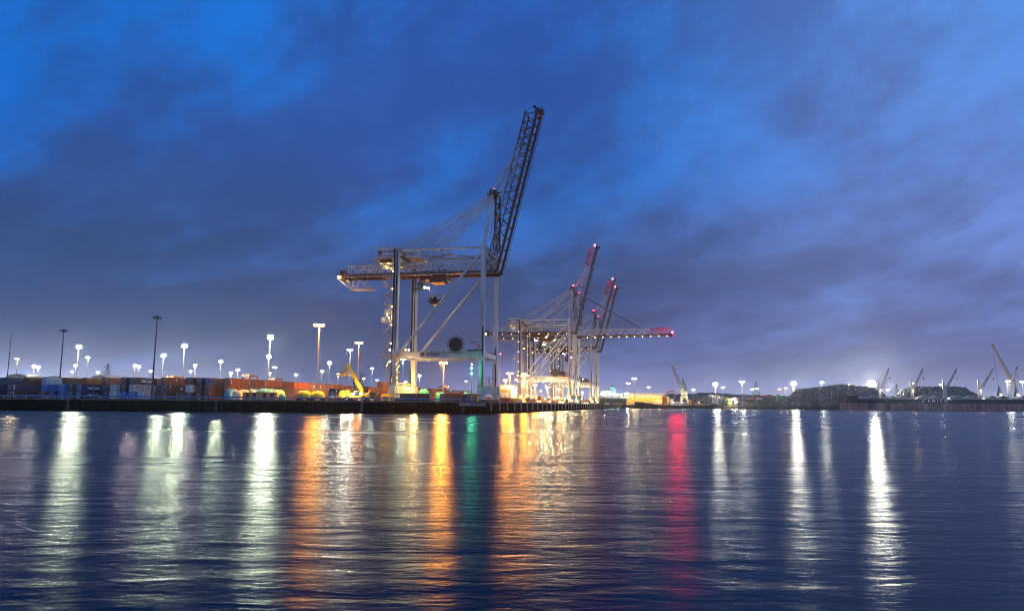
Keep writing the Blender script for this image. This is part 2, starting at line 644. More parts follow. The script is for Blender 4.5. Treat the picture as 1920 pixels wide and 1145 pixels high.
for i, px in enumerate(BOL):
    p = gx(px, 248.2 + 7 * (px / 905.0))
    o = obj('mooring_bollard', bme, None, (p.x, p.y + .2, GZ + .02))
    tag(o, 'small yellow mooring bollard on the front quay edge, %s from the left' % ORD[i], 'bollard', 'yellow bollards under the blue rail')
# ================================================================ ship-to-shore cranes
def truss(mb, x0, x1, yc, zb, zt, pitch, t, tt=None, start=0):
    """one lattice plane of zigzag bars between two chords"""
    n = max(1, round((x1 - x0) / pitch))
    s_ = (x1 - x0) / n
    tt = tt or t
    mb.bar((x0, yc, zt), (x1, yc, zt), t * 1.5)
    for i in range(n):
        a, b = x0 + i * s_, x0 + (i + 1) * s_
        mb.bar((a, yc, zb), ((a + b) / 2, yc, zt), tt)
        mb.bar(((a + b) / 2, yc, zt), (b, yc, zb), tt)
        if i % 2 == 0:
            mb.bar((a, yc, zb), (a, yc, zt), tt * .7)


def laterals(mb, x0, x1, y0, y1, z, pitch, t):
    n = max(1, round((x1 - x0) / pitch))
    s_ = (x1 - x0) / n
    for i in range(n + 1):
        mb.bar((x0 + i * s_, y0, z), (x0 + i * s_, y1, z), t)
    for i in range(n):
        a, b = (y0, y1) if i % 2 else (y1, y0)
        mb.bar((x0 + i * s_, a, z), (x0 + (i + 1) * s_, b, z), t * .8)


def railing(mb, p0, p1, h=1.1, step=2.0, t=.06):
    p0, p1 = Vector(p0), Vector(p1)
    L = (p1 - p0).length
    n = max(1, int(L / step))
    for k in (h, h * .55):
        mb.bar(p0 + Vector((0, 0, k)), p1 + Vector((0, 0, k)), t)
    for i in range(n + 1):
        q = p0.lerp(p1, i / n)
        mb.bar(q, q + Vector((0, 0, h)), t)


GAU, LEG = 32.0, 20.0
GY0, GY1 = 6.6, 13.4


def emblem(parent, loc, r):
    """round swirl emblem of two interlocking colours"""
    a = MB()
    a.disc((0, 0, 0), r, 18, t=.06, a0=math.pi * .75, a1=math.pi * 1.75)
    a.disc((r * .3, -.01, r * .35), r * .55, 14, t=.06)
    o1 = a.build('emblem', LETNAVY, parent, loc=loc)
    b_ = MB()
    b_.disc((0, -.005, -r * .1), r * .92, 18, t=.05, a0=-math.pi * .22, a1=math.pi * .55)
    b_.disc((-r * .15, -.03, -r * .45), r * .42, 14, t=.05)
    o2 = b_.build('emblem', LETMAG, parent, loc=loc)
    return o1, o2


def make_crane():
    root = thing('ship_to_shore_crane', 'tall white container crane', 'crane')
    # legs
    for x in (-GAU, 0.0):
        for y in (0.0, LEG):
            mb = MB()
            s_ = 1 if x < -1 else -1
            mb.bar((x + s_ * .3, y, 5.4), (x, y, 14.6), 1.5, 1.5, 1.7, 2.3)
            mb.bar((x, y, 14.6), (x, y, 18.4), 1.7, 2.3, 1.7, 2.1)
            mb.bar((x, y, 18.4), (x, y, 22), 1.7, 2.1, 1.6, 1.75)
            mb.bar((x, y, 22), (x, y, 54.9), 1.5, 1.6, 1.35, 1.4)
            lg = mb.build('leg', WHITEP, root)
            if x < -1:
                m2 = MB()
                m2.bx(x - 1.15, x - .9, y - .78, y + .3, 5, 54.5)
                m2.bx(x - 1.0, x - .55, y - 1.15, y - .82, 18, 54.5)
                m2.bx(x + .1, x + .3, y - 1.12, y - .86, 18, 54)
                m2.build('cable_trunk', DARK, lg)
            else:
                m2 = MB()
                m2.bx(x + .15, x + .5, y - 1.12, y - .8, 5, 26 if y < 1 else 20)
                m2.bx(x - 5, x + .5, y - 1.12, y - .8, 17.4, 17.8)
                m2.build('cable_trunk', DARK, lg)
    for x in (-GAU, 0.0):
        mb = MB()
        mb.bx(x - .95, x + .95, -2.2, LEG + 2.2, 2.75, 5.4)
        mb.bx(x - 1.1, x + 1.1, -2.4, -1.6, 2.6, 5.55)
        mb.bx(x - 1.1, x + 1.1, LEG + 1.6, LEG + 2.4, 2.6, 5.55)
        for k in range(5):
            mb.bx(x - 1.02, x + 1.02, k * 5 - .12, k * 5 + .12, 2.8, 5.36)
        sl = mb.build('sill_beam', PALEGREEN, root)
        m2 = MB()
        railing(m2, (x - .8, -2, 5.4), (x - .8, LEG + 2, 5.4))
        railing(m2, (x + .8, -2, 5.4), (x + .8, LEG + 2, 5.4))
        m2.build('railing', YELLOW, sl)
        for y in (1.5, LEG - 1.5):
            mb = MB()
            mb.prism([(-.5, 2.75), (.5, 2.75), (.35, 1.9), (-.35, 1.9)], y - 1.6, y + 1.6)
            for q in (-2.4, 2.4):
                mb.bar((0, y, 2.3), (0, y + q, 1.5), .7, .8)
                mb.bx(-.55, .55, y + q - 1.9, y + q + 1.9, .75, 1.45)
                mb.bx(-.7, .7, y + q - 1.0, y + q - .2, 1.0, 1.7)
            for v in range(len(mb.v)):
                mb.v[v] = (mb.v[v][0] + x, mb.v[v][1], mb.v[v][2])
            bg_ = mb.build('bogie', GREYP, root)
            wl = MB().tube((-.28, 0, 0), (.28, 0, 0), .42, n=12)
            me = wl.mesh('wheel', DARK)
            for q in (-3.7, -2.2, -1.1, 1.1, 2.2, 3.7):
                obj('wheel', me, bg_, (x, y + q, .44))
    # portal beams with walkway rail
    for y in (0.0, LEG):
        mb = MB()
        mb.bx(-GAU + .9, -.9, y - .7, y + .7, 15.2, 17.3)
        mb.bx(-GAU + .9, -.9, y - 1.5, y - .75, 17.2, 17.32)
        pb = mb.build('portal_beam', WHITEP, root)
        m2 = MB()
        railing(m2, (-GAU + 1, y - 1.5, 17.32), (-1, y - 1.5, 17.32))
        m2.build('railing', STEEL, pb)
        multi('floodlight', MB().bx(-.28, .28, -.22, .22, -.13, .13).mesh('floodlight', E_AMBER), pb, [(fx, y, 15.06) for fx in (-26, -20, -14, -8)])
        if y < 1:
            emblem(pb, (-21.6, -.74, 16.3), .75)
            lettering('DP WORLD', .95, LETNAVY, pb, Matrix.Translation((-17.6, -.73, 16.3)) @ FRONT, .03)
        MB().tube((-GAU + 1.6, y, 17.0), (-.5, y, 52.6), .52, n=12).build('brace', WHITEP, root)
        MB().tube((-GAU + .6, y, 54.2), (-.6, y, 54.2), .42, n=12).build('tie_beam', WHITEP, root)
        for x in (-GAU, 0):
            pass
    for x in (-GAU, 0.0):
        for w_, za, zb in ((.7, 52.9, 54.7), (.6, 50.3, 51.4), (.6, 15.4, 17.1)):
            MB().bx(x - w_, x + w_, .8, LEG - .8, za, zb).build('cross_beam', WHITEP, root)
    for a_, b_ in (((-GAU + .8, LEG - .5, 53.8), (-15, 10, 54.1)), ((-.8, LEG - .5, 53.8), (-17, 10, 54.1)),
                   ((-GAU + .8, .6, 53.8), (-16, LEG - .4, 54.1)), ((-16, .4, 53.9), (-6, 10, 50.2))):
        MB().tube(a_, b_, .33, n=8).build('roof_brace', WHITEP, root)
    # fixed girder
    mb = MB()
    for y in (GY0, GY1):
        truss(mb, -54, 3.2, y, 47.0, 50.1, 4.1, .26)
    laterals(mb, -54, 3.2, GY0, GY1, 50.1, 8.2, .22)
    gd = mb.build('girder', WHITEP, root)
    mb = MB()
    for y in (GY0, GY1):
        mb.bx(-55, 3.2, y - .45, y + .45, 45.75, 47.1)
    for k in range(16):
        mb.bar((-54 + k * 3.8, GY0 + .5, 46.9), (-54 + k * 3.8, GY1 - .5, 46.9), .3)
    mb.build('runway_beam', mat('runway_brown', (.075, .028, .02), .55, 0, .4, .5, rust=.3), gd)
    mb = MB()
    for y in (GY0 - .9, GY1 + .9):
        mb.bx(-55, 3, y - .4, y + .4, 45.9, 45.98)
        railing(mb, (-55, y + (-.4 if y < 10 else .4), 45.95), (3, y + (-.4 if y < 10 else .4), 45.95), 1.1, 3)
    mb.build('walkway', STEEL, gd)
    multi('floodlight', MB().bx(-.18, .18, -.18, .18, -.13, .13).mesh('floodlight', E_AMBER), gd, [(-52 + k * 6.2, GY0 - .85, 45.62) for k in range(9)])
    # tail end: service basket hung below the girder
    mb = MB()
    mb.bx(-53.5, -45, 8, 12, 41.4, 41.75)
    railing(mb, (-53.5, 8, 41.7), (-45, 8, 41.7))
    railing(mb, (-53.5, 12, 41.7), (-45, 12, 41.7))
    for y in (8, 12):
        mb.bar((-55, y, 46), (-53.4, y, 41.6), .22)
        mb.bar((-58.5, y, 45.5), (-53.4, y, 41.6), .22)
        mb.bar((-52, y, 46), (-53.2, y, 41.6), .2)
        mb.bar((-52, y, 46), (-45.5, y, 41.7), .2)
        mb.bar((-49, y, 45.8), (-51, y, 41.7), .14)
    mb.build('service_platform', STEEL, root)
    mb = MB()
    mb.bx(-58, -55, GY0 - .6, GY1 + .6, 45.2, 47.2)
    mb.bx(-57.4, -56.2, GY0, GY1, 47.2, 48.6)
    mb.ball((-57, 10, 48.2), 1.0)
    mb.build('girder_end', DKRED, root)
    MB().bx(-57.8, -56.6, GY0 - .9, GY0 - .6, 45.5, 46.4).build('floodlight', E_AMBER, root)
    # machinery house on the girder
    mb = MB()
    mb.bx(-41.6, -32.9, 4, 16.2, 52.5, 56.0)
    mb.bx(-41.9, -32.5, 3.8, 16.4, 56.0, 56.2)
    mb.prism([(-30.9, 55.5), (-26.5, 55.0), (-24.8, 52.2), (-30.9, 52.4)], 5, 15)
    mb.bx(-42, -40.8, 5, 15, 50.3, 52.5)
    mb.bx(-36, -34.8, 5, 15, 50.3, 52.5)
    for k in range(7):
        mb.bx(-41.4 + k * 1.4, -41.3 + k * 1.4, 3.95, 4.0, 52.6, 55.9)
    hs = mb.build('machinery_house', WHITEP, root)
    mb = MB()
    mb.bx(-43, -33, 4.5, 15.8, 52.1, 52.48)
    mb.bx(-41.5, -34, 6, 14, 50.9, 51.15)
    for k in range(6):
        mb.bar((-43 + k * 2, 4.6, 52.2), (-42 + k * 1.5, 7, 50.3), .15)
    railing(mb, (-43.4, 3.6, 51.2), (-33.2, 3.6, 51.2))
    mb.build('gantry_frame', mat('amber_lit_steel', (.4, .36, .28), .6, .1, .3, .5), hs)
    emblem(hs, (-40.4, 3.9, 54.3), .9)
    lettering('DP WORLD', 1.1, LETNAVY, hs, Matrix.Translation((-36.3, 3.93, 54.6)) @ FRONT, .03)
    MB().bx(-41.2, -33, 3.96, 3.99, 52.9, 53.1).build('stripe', LETNAVY, hs)
    MB().bx(-33.6, -33.2, 4.2, 4.6, 51.6, 52.0).build('floodlight', E_AMBER, hs)
    # apex pylon
    for y in (0, LEG):
        MB().tube((0, y, 54.4), (1.2, 8 if y < 1 else 12, 76.2), .62, .5, n=12).build('pylon_leg', WHITEP, root)
    mb = MB()
    mb.bx(.2, 2.4, 7, 13, 75.6, 77.2)
    mb.bx(-.8, 3.0, 6.4, 13.6, 75.3, 75.5)
    railing(mb, (-.8, 6.4, 75.5), (3, 6.4, 75.5))
    railing(mb, (-.8, 13.6, 75.5), (3, 13.6, 75.5))
    mb.bar((2.4, 10, 76.6), (8.5, 10, 76.9), .3)
    mb.bar((1, 9, 77), (-.6, 9, 78.8), .16)
    ap = mb.build('apex_head', DARK, root)
    mb = MB()
    for k in range(9):
        z0 = 55 + k * 2.2
        y0 = 14.5 - k * .35
        mb.bar((2.0, y0, z0), (3.0, y0 - 1.5, z0 + 2.2) if k % 2 else (1.4, y0 - 1.5, z0 + 2.2), .5, .12)
        mb.bx(1.2, 3.2, y0 - 2, y0 - .9, z0 + 2.15, z0 + 2.25)
    mb.bar((1.2, 10, 55), (2.0, 10, 75.5), .35)
    mb.bar((3.0, 12, 55), (3.0, 12, 75.5), .5)
    mb.build('ladder', DARK, root)
    MB().ball((1.3, 10, 78.0), .38).build('obstruction_lamp', E_RED, root)
    mb = MB()
    for y in (8.2, 11.8):
        yy = GY0 if y < 10 else GY1
        mb.bar((.8, y, 76), (-33, yy, 55.9), .22)
        mb.bar((.8, y + .5, 75.6), (-33, yy + .5, 55.6), .16)
        mb.bar((-33, yy, 55.9), (-46, yy, 50.2), .2)
        mb.bar((.8, y, 75.2), (-29, yy, 50.3), .3)
        mb.bar((.8, y + .6, 74.4), (-25, yy, 50.3), .26)
        mb.bar((-29, yy, 56.8), (-29, yy, 53), .15)
    mb.build('backstay', GREYP, root)
    # cable reel on the portal beam
    mb = MB()
    mb.tube((-9.2, -1.55, 19.6), (-9.2, -.95, 19.6), 2.45, n=28)
    mb.ring((-9.2, -1.25, 19.6), 3.05, .12, 28, 'Y')
    for k in range(28):
        a = 2 * math.pi * k / 28
        mb.bar((-9.2 + math.cos(a) * 2.3, -1.25, 19.6 + math.sin(a) * 2.3), (-9.2 + math.cos(a) * 3.1, -1.25, 19.6 + math.sin(a) * 3.1), .13)
    mb.tube((-9.2, -1.8, 19.6), (-9.2, .2, 19.6), .7, n=14)
    mb.ring((-9.2, -1.6, 19.6), 1.5, .1, 18, 'Y')
    mb.bar((-10.5, 0, 17.3), (-9.4, 0, 19.5), .35)
    mb.bar((-7.9, 0, 17.3), (-9.0, 0, 19.5), .35)
    rl = mb.build('cable_reel', DARK, root)
    mb = MB()
    mb.bar((-1.9, -1.0, 17.4), (-1.9, -1.0, 20.2), .22)
    mb.bar((-1.9, -1.0, 20.2), (-4.2, -1.0, 20.6), .3)
    mb.bx(-1.2, -.9, -1.6, -1.0, 18.4, 19.6)
    mb.build('davit', REDP, root)
    # access stairs up the landside leg
    mb = MB()
    x0 = -GAU - 1.2
    z = 5.0
    k = 0
    lamps_ = []
    while z < 44:
        xa, xb = (x0 - .4, x0 - 2.2) if k % 2 else (x0 - 2.2, x0 - .4)
        mb.bar((xa, -.6, z), (xb, -.6, z + 3.2), .75, .18)
        mb.bar((xa, -.95, z + 1), (xb, -.95, z + 4.2), .08)
        mb.bx(x0 - 2.9, x0 + .1, -1.1, 1.0, z + 3.15, z + 3.27)
        railing(mb, (x0 - 2.9, -1.1, z + 3.25), (x0 + .1, -1.1, z + 3.25), 1.1, 1.0, .07)
        mb.bar((x0 - 2.9, -1.1, z + 3.2), (x0 - 2.0, -1.1, z + 6.4), .07)
        if k % 2 == 1:
            lamps_.append((x0 - .1, -1.0, z + 5.6))
        if k % 4 == 2:
            mb.bx(x0 - 3.9, x0 - 2.9, -1.2, .2, z + 3.3, z + 5.2)
        z += 3.25
        k += 1
    for y in (-1.1, 1.0):
        mb.bar((x0 - .1, y, 4), (x0 - .1, y, 45.5), .14)
    st = mb.build('stair_tower', STEEL, root)
    multi('stair_lamp', MB().ball((0, 0, 0), .27).mesh('stair_lamp', E_AMBER), st, lamps_)
    mb = MB()
    for k in range(4):
        mb.bar((-GAU + .6, -1.0, 6 + k * 2.2), (-GAU + 2.1, -1.0, 8.2 + k * 2.2), .9, .2)
    mb.bx(-GAU - 4.2, -GAU + 3, -1.6, -1.0, 15.4, 15.55)
    railing(mb, (-GAU - 4.2, -1.6, 15.5), (-GAU + 3, -1.6, 15.5))
    mb.build('lower_stair', YELLOW, root)
    multi('floodlight', MB().ball((0, 0, 0), .33).mesh('floodlight', E_AMBER), root, [(fx, -1.3, 17.9) for fx in (-GAU - 1.5, -GAU + 4.4, -GAU + 5.6)])
    # trolley with cab
    mb = MB()
    mb.bx(-26, -15.5, GY0 + .6, GY1 - .6, 44.2, 45.7)
    mb.bx(-25, -20, GY0 - .4, GY1 + .4, 45.7, 47.4)
    mb.bx(-19, -16, GY0 + 1, GY1 - 1, 45.7, 48.0)
    mb.bx(-26.6, -25.8, GY0, GY1, 44.8, 46.2)
    mb.bx(-22, -17, GY0 + .2, GY1 - .2, 43.2, 44.2)
    tr = mb.build('trolley', DKRED, root)
    mb = MB()
    mb.prism([(-27.2, 41.4), (-24.6, 41.4), (-24.4, 43.8), (-27.4, 43.8)], 8.6, 11)
    mb.bx(-29, -24.2, 8.2, 11.4, 41.0, 41.35)
    cb = mb.build('cab', GLASS, tr)
    multi('floodlight', MB().box((0, 0, 0), (.8, .5, .55)).mesh('floodlight', E_WARM), tr, [(-24.1, 8.2, 41.6), (-22.9, 8.2, 41.3)])
    mb = MB()
    for q in (-22.5, -18.8):
        for y in (8.6, 11.4):
            mb.bar((q, y, 38), (q, y, 43.4), .06)
    mb.build('hoist_rope', DARK, tr)
    mb = MB()
    mb.bx(-23, -18.4, 8.2, 11.8, 36.2, 37.0)
    mb.bx(-21.8, -19.6, 7.2, 12.8, 35.2, 36.3)
    mb.bx(-21.2, -20.2, 9, 11, 37, 38.8)
    mb.bx(-22.6, -21.8, 8.6, 9.4, 37, 38.2)
    mb.bx(-19.6, -18.8, 10.4, 11.2, 37, 38.0)
    mb.ball((-20.7, 8.2, 37.4), .8)
    mb.build('headblock', DARK, tr)
    MB().bx(-19.2, -18.6, 8.1, 8.7, 37.2, 37.9).build('box', GREYP, tr)
    # boom, hinged above the waterside legs: local x along the boom, z towards the stays
    mb = MB()
    BL = 61.5
    for y in (-3.4, 3.4):
        truss(mb, 0.6, 48, y, .7, 4.7, 4.4, .26)
    laterals(mb, 0.6, 48, -3.4, 3.4, 4.7, 8, .2)
    mb.bar((0, -3.4, 0), (2, -3.4, 4.7), .3)
    mb.bar((0, 3.4, 0), (2, 3.4, 4.7), .3)
    bo = mb.build('boom', WHITEP, root, loc=(3.6, 10, 46.4))
    mb = MB()
    for y in (-3.4, 3.4):
        mb.bx(0, BL, y - .32, y + .32, -.05, .7)
    for k in range(16):
        mb.bar((1 + k * 4, -3, .5), (1 + k * 4, 3, .5), .28)
    mb.build('runway_beam', MATS['runway_brown'], bo)
    mb = MB()
    for y in (-4.3, 4.3):
        mb.bx(0, BL, y - .4, y + .4, -.5, -.42)
        railing(mb, (0, y + (.4 if y > 0 else -.4), -.45), (BL, y + (.4 if y > 0 else -.4), -.45), 1.1, 3)
    mb.build('walkway', DARK, bo)
    mb = MB()
    for y in (-3.4, 3.4):
        truss(mb, 48, 60.5, y, .7, 4.6, 3.1, .28)
    laterals(mb, 48, 60.5, -3.4, 3.4, 4.6, 3.1, .2)
    mb.build('boom_tip', REDP, bo)
    mb = MB()
    mb.bx(60.5, 61.8, -3.4, 3.4, -.5, 1.1)
    mb.bx(61.5, 62.6, -1.6, 1.6, -1.4, .2)
    mb.bar((61.5, 0, 1), (64, 0, -.6), .3)
    mb.tube((61.6, -3, .4), (61.6, 3, .4), .9, n=12)
    mb.build('boom_nose', DKRED, bo)
    MB().ball((62.8, -2.2, 1.9), .62).build('obstruction_lamp', E_RED, bo)
    MB().ball((62.8, 2.2, 1.9), .5).build('obstruction_lamp', E_RED, bo)
    multi('boom_lamp', MB().bx(-.2, .2, -.2, .2, -.16, .16).mesh('boom_lamp', E_WARM), bo, [(4 + k * 5.5, -4.3, -.82) for k in range(11)])
    return root, bo


craneA, boomA = make_crane()
crane_kids = lambda o: [k for k in col.objects if k.parent is o]


def copy_crane(src):
    """copy the thing, then each part under it, then each sub-part"""
    kids = {}
    for k in list(col.objects):
        if k.parent is not None:
            kids.setdefault(k.parent.name, []).append(k)

    def rec(o, par):
        c = o.copy()
        col.objects.link(c)
        c.parent = par
        for ch in kids.get(o.name, []):
            rec(ch, c)
        return c
    return rec(src, None)


def place_crane(c, t_, label, boom_deg, lamp_on):
    p = W0 + RV * t_
    c.location = (p.x, p.y, GZ)
    c.rotation_euler = (0, 0, RA)
    c['label'] = label
    c['group'] = 'container cranes along the quay'
    bo = [k for k in col.objects if k.parent is c and k.name.startswith('boom') and not k.name.startswith('boom_')][0]
    bo.rotation_euler = (0, -R(boom_deg), 0)
    a = R(boom_deg)
    sxb = {0: 1.0, 260: .985}.get(t_, .945)
    bo.scale = (sxb, 1, 1)
    at_ = lambda x_, z, y, x=0: at0(x_ * sxb, z, y)
    at0 = lambda x, z, y: Vector((3.6 + x * math.cos(a) - z * math.sin(a), 10 + y, 46.4 + x * math.sin(a) + z * math.cos(a)))
    mb = MB()
    for y in (-1.9, 1.9):
        yy = -3.4 if y < 0 else 3.4
        top = Vector((1.8, 10 + y, 76.4))
        if boom_deg > 30:
            mb.bar(top, at_(45, 4.2, yy), .24)
            mb.bar(top + Vector((.3, .4, -.5)), at_(43.5, 4.2, yy), .2)
            kn = at_(29, 9.4, yy)
            kn2 = at_(12, 7.8, yy)
            mb.bar(at_(44, 4.2, yy), kn, .3)
            mb.bar(kn, kn2, .3)
            mb.bar(kn, at_(29, 4, yy), .14)
            mb.bar(at_(22, 8.6, yy), at_(22, 4, yy), .14)
        else:
            mb.bar(top, at_(43, 4.2, yy), .42)
            mb.bar(top - Vector((0, 0, 1.5)), at_(20, 4.2, yy), .16)
            mb.bar(at_(26, 12.5, yy * .8), at_(24, 4, yy), .18)
            mb.bar(at_(8, 12, 0), at_(6, 4, yy), .1)
            mb.bar(at_(8, 12, 0), at_(10, 4, yy), .1)
    if boom_deg > 30:
        mb.build('forestay', GREYP, c)
    else:
        mb.build('forestay', mat('stay_dark_grey', (.10, .10, .12), .5, .2, .2, .5), c)
    return bo


cranes = [craneA]
for k in range(4):
    cranes.append(copy_crane(craneA))
SPEC = [(0, 'nearest and largest white container crane with its lattice boom raised, at the quay corner', 76.2),
        (228, 'white container crane with raised red-tipped boom, second from the corner, behind the big one', 76.0),
        (260, 'white container crane with its boom lowered over the water, red light at the tip', 0.6),
        (361, 'far white container crane, its raised boom left of the farthest one', 74.5),
        (405, 'farthest white container crane, its raised boom lowest in the picture', 75.5)]
booms = []
for c, (t_, lab, deg) in zip(cranes, SPEC):
    booms.append(place_crane(c, t_, lab, deg, True))
for c in cranes:
    if c is cranes[0]:
        for o in list(col.objects):
            if o.parent in (c, booms[0]) and o.name.startswith('obstruction_lamp'):
                o.data = o.data.copy()
                o.data.materials[0] = E_REDDIM if o.parent is c else DARK
BOOMD = mat('boom_dark_grey', (.11, .115, .12), .55, .1, .3, .4, rust=.15)
for o in list(col.objects):
    if o is booms[0] or (o.parent is craneA and o.name.split('.')[0] in ('backstay', 'forestay', 'pylon_leg')):
        o.data = o.data.copy()
        o.data.materials[0] = BOOMD if o is booms[0] else GREYP
    if o.parent is booms[0] and o.name.startswith('boom_tip'):
        o.data = o.data.copy()
        o.data.materials[0] = DKRED
OFFB = MB().bx(-.26, .26, -.26, .26, -.18, .18).mesh('boom_lamp', GREYP)
OFFF = MB().bx(-.25, .25, -.25, .25, -.14, .14).mesh('floodlight', GREYP)
for o in list(col.objects):
    if o.name.startswith('floodlight') and o.parent.parent is craneA and o.parent.name.split('.')[0] in ('girder', 'portal_beam'):
        o.data = OFFF
for i in (0, 1, 3, 4):
    for o in list(col.objects):
        if o.parent is booms[i] and o.name.startswith('boom_lamp'):
            o.data = OFFB
# working lights carried by the cranes, with added fill lamps among them
lamp(craneA, (-29, 13, 8), 'amber', 8000, .4)
lamp(craneA, (-26, -3, 14), 'amber', 900, .3)
lamp(craneA, (-34.5, -2.2, 30), 'amber', 1500, .3)
lamp(craneA, (-39, 10, 50.6), 'amber', 2600, .3)
lamp(craneA, (-58, 5, 45), 'amber', 1600, .3)
lamp(craneA, (-23.2, 7.6, 40.8), 'warm', 3500, .3)
lamp(craneA, (-10, 5, 44.8), 'amber', 500, .3)
lamp(craneA, (-20, 10, 15.0), 'amber', 42000, .4, 'SPOT', 140)  # added downlight with no lit fixture, warms the quay under the portal
WL = MB().ball((0, 0, 0), .34).mesh('work_light', E_WARM)
for c in cranes[1:]:
    lamp(c, (-27, 8, 11), 'warm', 6500, .4)
    lamp(c, (-5, 14, 11), 'warm', 6500, .4)
    lamp(c, (-16, 10, 44), 'warm', 4500, .4)
    lamp(c, (-38, 10, 51), 'warm', 3500, .3)
    lamp(c, (-16, -9, 12), 'warm', 9000, .4)  # fill lamp added in front, without a fixture, to brighten the legs
    lamp(c, (-24, -5, 4), 'orange', 6500, .3)
    lamp(c, (-4, -5, 4), 'amber', 6500, .3)
    multi('work_light', WL, c, [(-27, -1.6, 5.2), (-21, -2.4, 3.4), (-13, -2.0, 4.2), (-4.5, -2.2, 3.0), (1.4, -2.4, 2.2)])
    lamp(c, (1.3, 7, 78), 'red', 1400, .3)
for b_ in booms[1:]:
    lamp(b_, (64, 0, 2.5), 'red', 1300, .4)
bc = booms[2]
for k in range(5):
    lamp(bc, (8 + k * 11, -6, -1.0), 'warm', 900, .25)
lamp(bc, (65, -1, 1), 'red', 17000, .8)
# ================================================================ masts
def luminaire(mb, c, ang, s=.75, tilt=.5):
    rot = Matrix.Rotation(ang, 3, 'Z') @ Matrix.Rotation(tilt, 3, 'Y')
    mb.box(c, (s * .5, s, s * .75), rot)
    return rot


def flood_mesh(colr, w, h):
    q = MB()
    q.box((0, 0, 0), (.38, w, h))
    q.bar((-.2, 0, 0), (-.45, 0, -.1), .1)
    q.k = 1
    q.box((.2, 0, -.02), (.1, w * .92, h * .9))
    q.box((0, 0, -h / 2 - .03), (.3, w * .85, .06))
    return q.mesh('floodlight', [MATS['mast_head_dark'], LAMPE[colr] if colr else mat('lamp_glass_off', (.25, .26, .27), .15, 0, .1, .5)])


def mast_meshes(H, kind, colr, sz=1.25):
    mb = MB()
    mb.tube((0, 0, 0), (0, 0, H), .34, .17, 10)
    mb.bx(-.5, .5, -.5, .5, 0, .12)
    pole = mb.mesh('pole', MASTP if colr else mat('mast_dark', (.05, .045, .04), .55, .1, .3, .3))
    hm_ = mat('mast_head_dark', (.05, .05, .055), .5, .2, .2, .6)
    hd, spots = MB(), []
    if kind == 'ring':
        r_ = .95 if colr else 1.3
        hd.ring((0, 0, H), r_, .14, 12)
        for k in range(4):
            a = k * math.pi / 2
            hd.bar((0, 0, H + .3), (math.cos(a) * r_, math.sin(a) * r_, H), .1)
        hd.tube((0, 0, H - .3), (0, 0, H + .55), .32, n=10)
        for k in range(6 if colr else 8):
            a = k * math.pi / 3 + .2 if colr else k * math.pi / 4
            spots.append((Vector((math.cos(a) * (r_ + .05), math.sin(a) * (r_ + .05), H - .35)), a, .5))
            if colr:
                spots.append((Vector((math.cos(a + .5) * (r_ - .2), math.sin(a + .5) * (r_ - .2), H + .5)), a + .5, .2))
        fl = flood_mesh(colr, .8 if colr else .6, .85 if colr else .4)
    elif kind == 'tee':
        hd.bar((-1.3, 0, H), (1.3, 0, H), .14)
        hd.tube((0, 0, H - .3), (0, 0, H + .35), .26, n=10)
        for x in (-1.2, -.45, .45, 1.2):
            spots.append((Vector((x, -.35, H - .05)), -math.pi / 2, .4))
        fl = flood_mesh(colr, .62, .72)
    else:
        hd.bar((-.6, 0, H), (.6, 0, H), .12)
        for x in (-.5, .5):
            spots.append((Vector((x, -.2, H + .1)), -math.pi / 2, .25))
        fl = flood_mesh(colr, .85, .85)
    if colr and sz != 1:
        for me_ in (fl,):
            for v in me_.vertices:
                v.co *= sz
        spots = [(Vector((c.x * sz, c.y * sz, H + (c.z - H) * sz)), a, t_) for c, a, t_ in spots]
        hd.v = [(x * sz, y * sz, H + (z - H) * sz) for x, y, z in hd.v]
    mats_ = [Matrix.Translation(c) @ Matrix.Rotation(a, 4, 'Z') @ Matrix.Rotation(t_, 4, 'Y') for c, a, t_ in spots]
    return pole, hd.mesh('lamp_head', hm_), fl, mats_


MCACHE = {}


def mast(px, py, kind, colr, label, cat='light mast', H=30.0, Y=None, power=26000, group='light masts of the terminal', sz=1.25, down=0):
    """pole whose head is seen at (px, py): stands at the depth where its height fits"""
    if Y is None:
        lo, hi = 60.0, 3000.0
        for _ in range(50):
            Y = (lo + hi) / 2
            if at(px, py, Y).z > GZ + H:
                hi = Y
            else:
                lo = Y
    else:
        H = round(at(px, py, Y).z - GZ, 1)
    p = at(px, py, Y)
    key = (round(H, 1), kind, colr, sz)
    if key not in MCACHE:
        MCACHE[key] = mast_meshes(H, kind, colr, sz)
    pole, head, fl, mats_ = MCACHE[key]
    th = thing('light_mast', label, cat, (p.x, p.y, GZ), random.uniform(-.3, .3), group)
    obj('pole', pole, th)
    obj('lamp_head', head, th)
    for M in mats_:
        obj('floodlight', fl, th).matrix_basis = M
    if colr and power:
        lamp(th, (0, -2.1 * sz, H - (1.0 if kind == 'ring' else .6) * sz), {'dim': 'orange'}.get(colr, colr), power, .8)
    if colr and down:
        lamp(th, (0, 0, H - 1.2), {'dim': 'orange'}.get(colr, colr), down, .5, 'SPOT', 126)
    return th, p


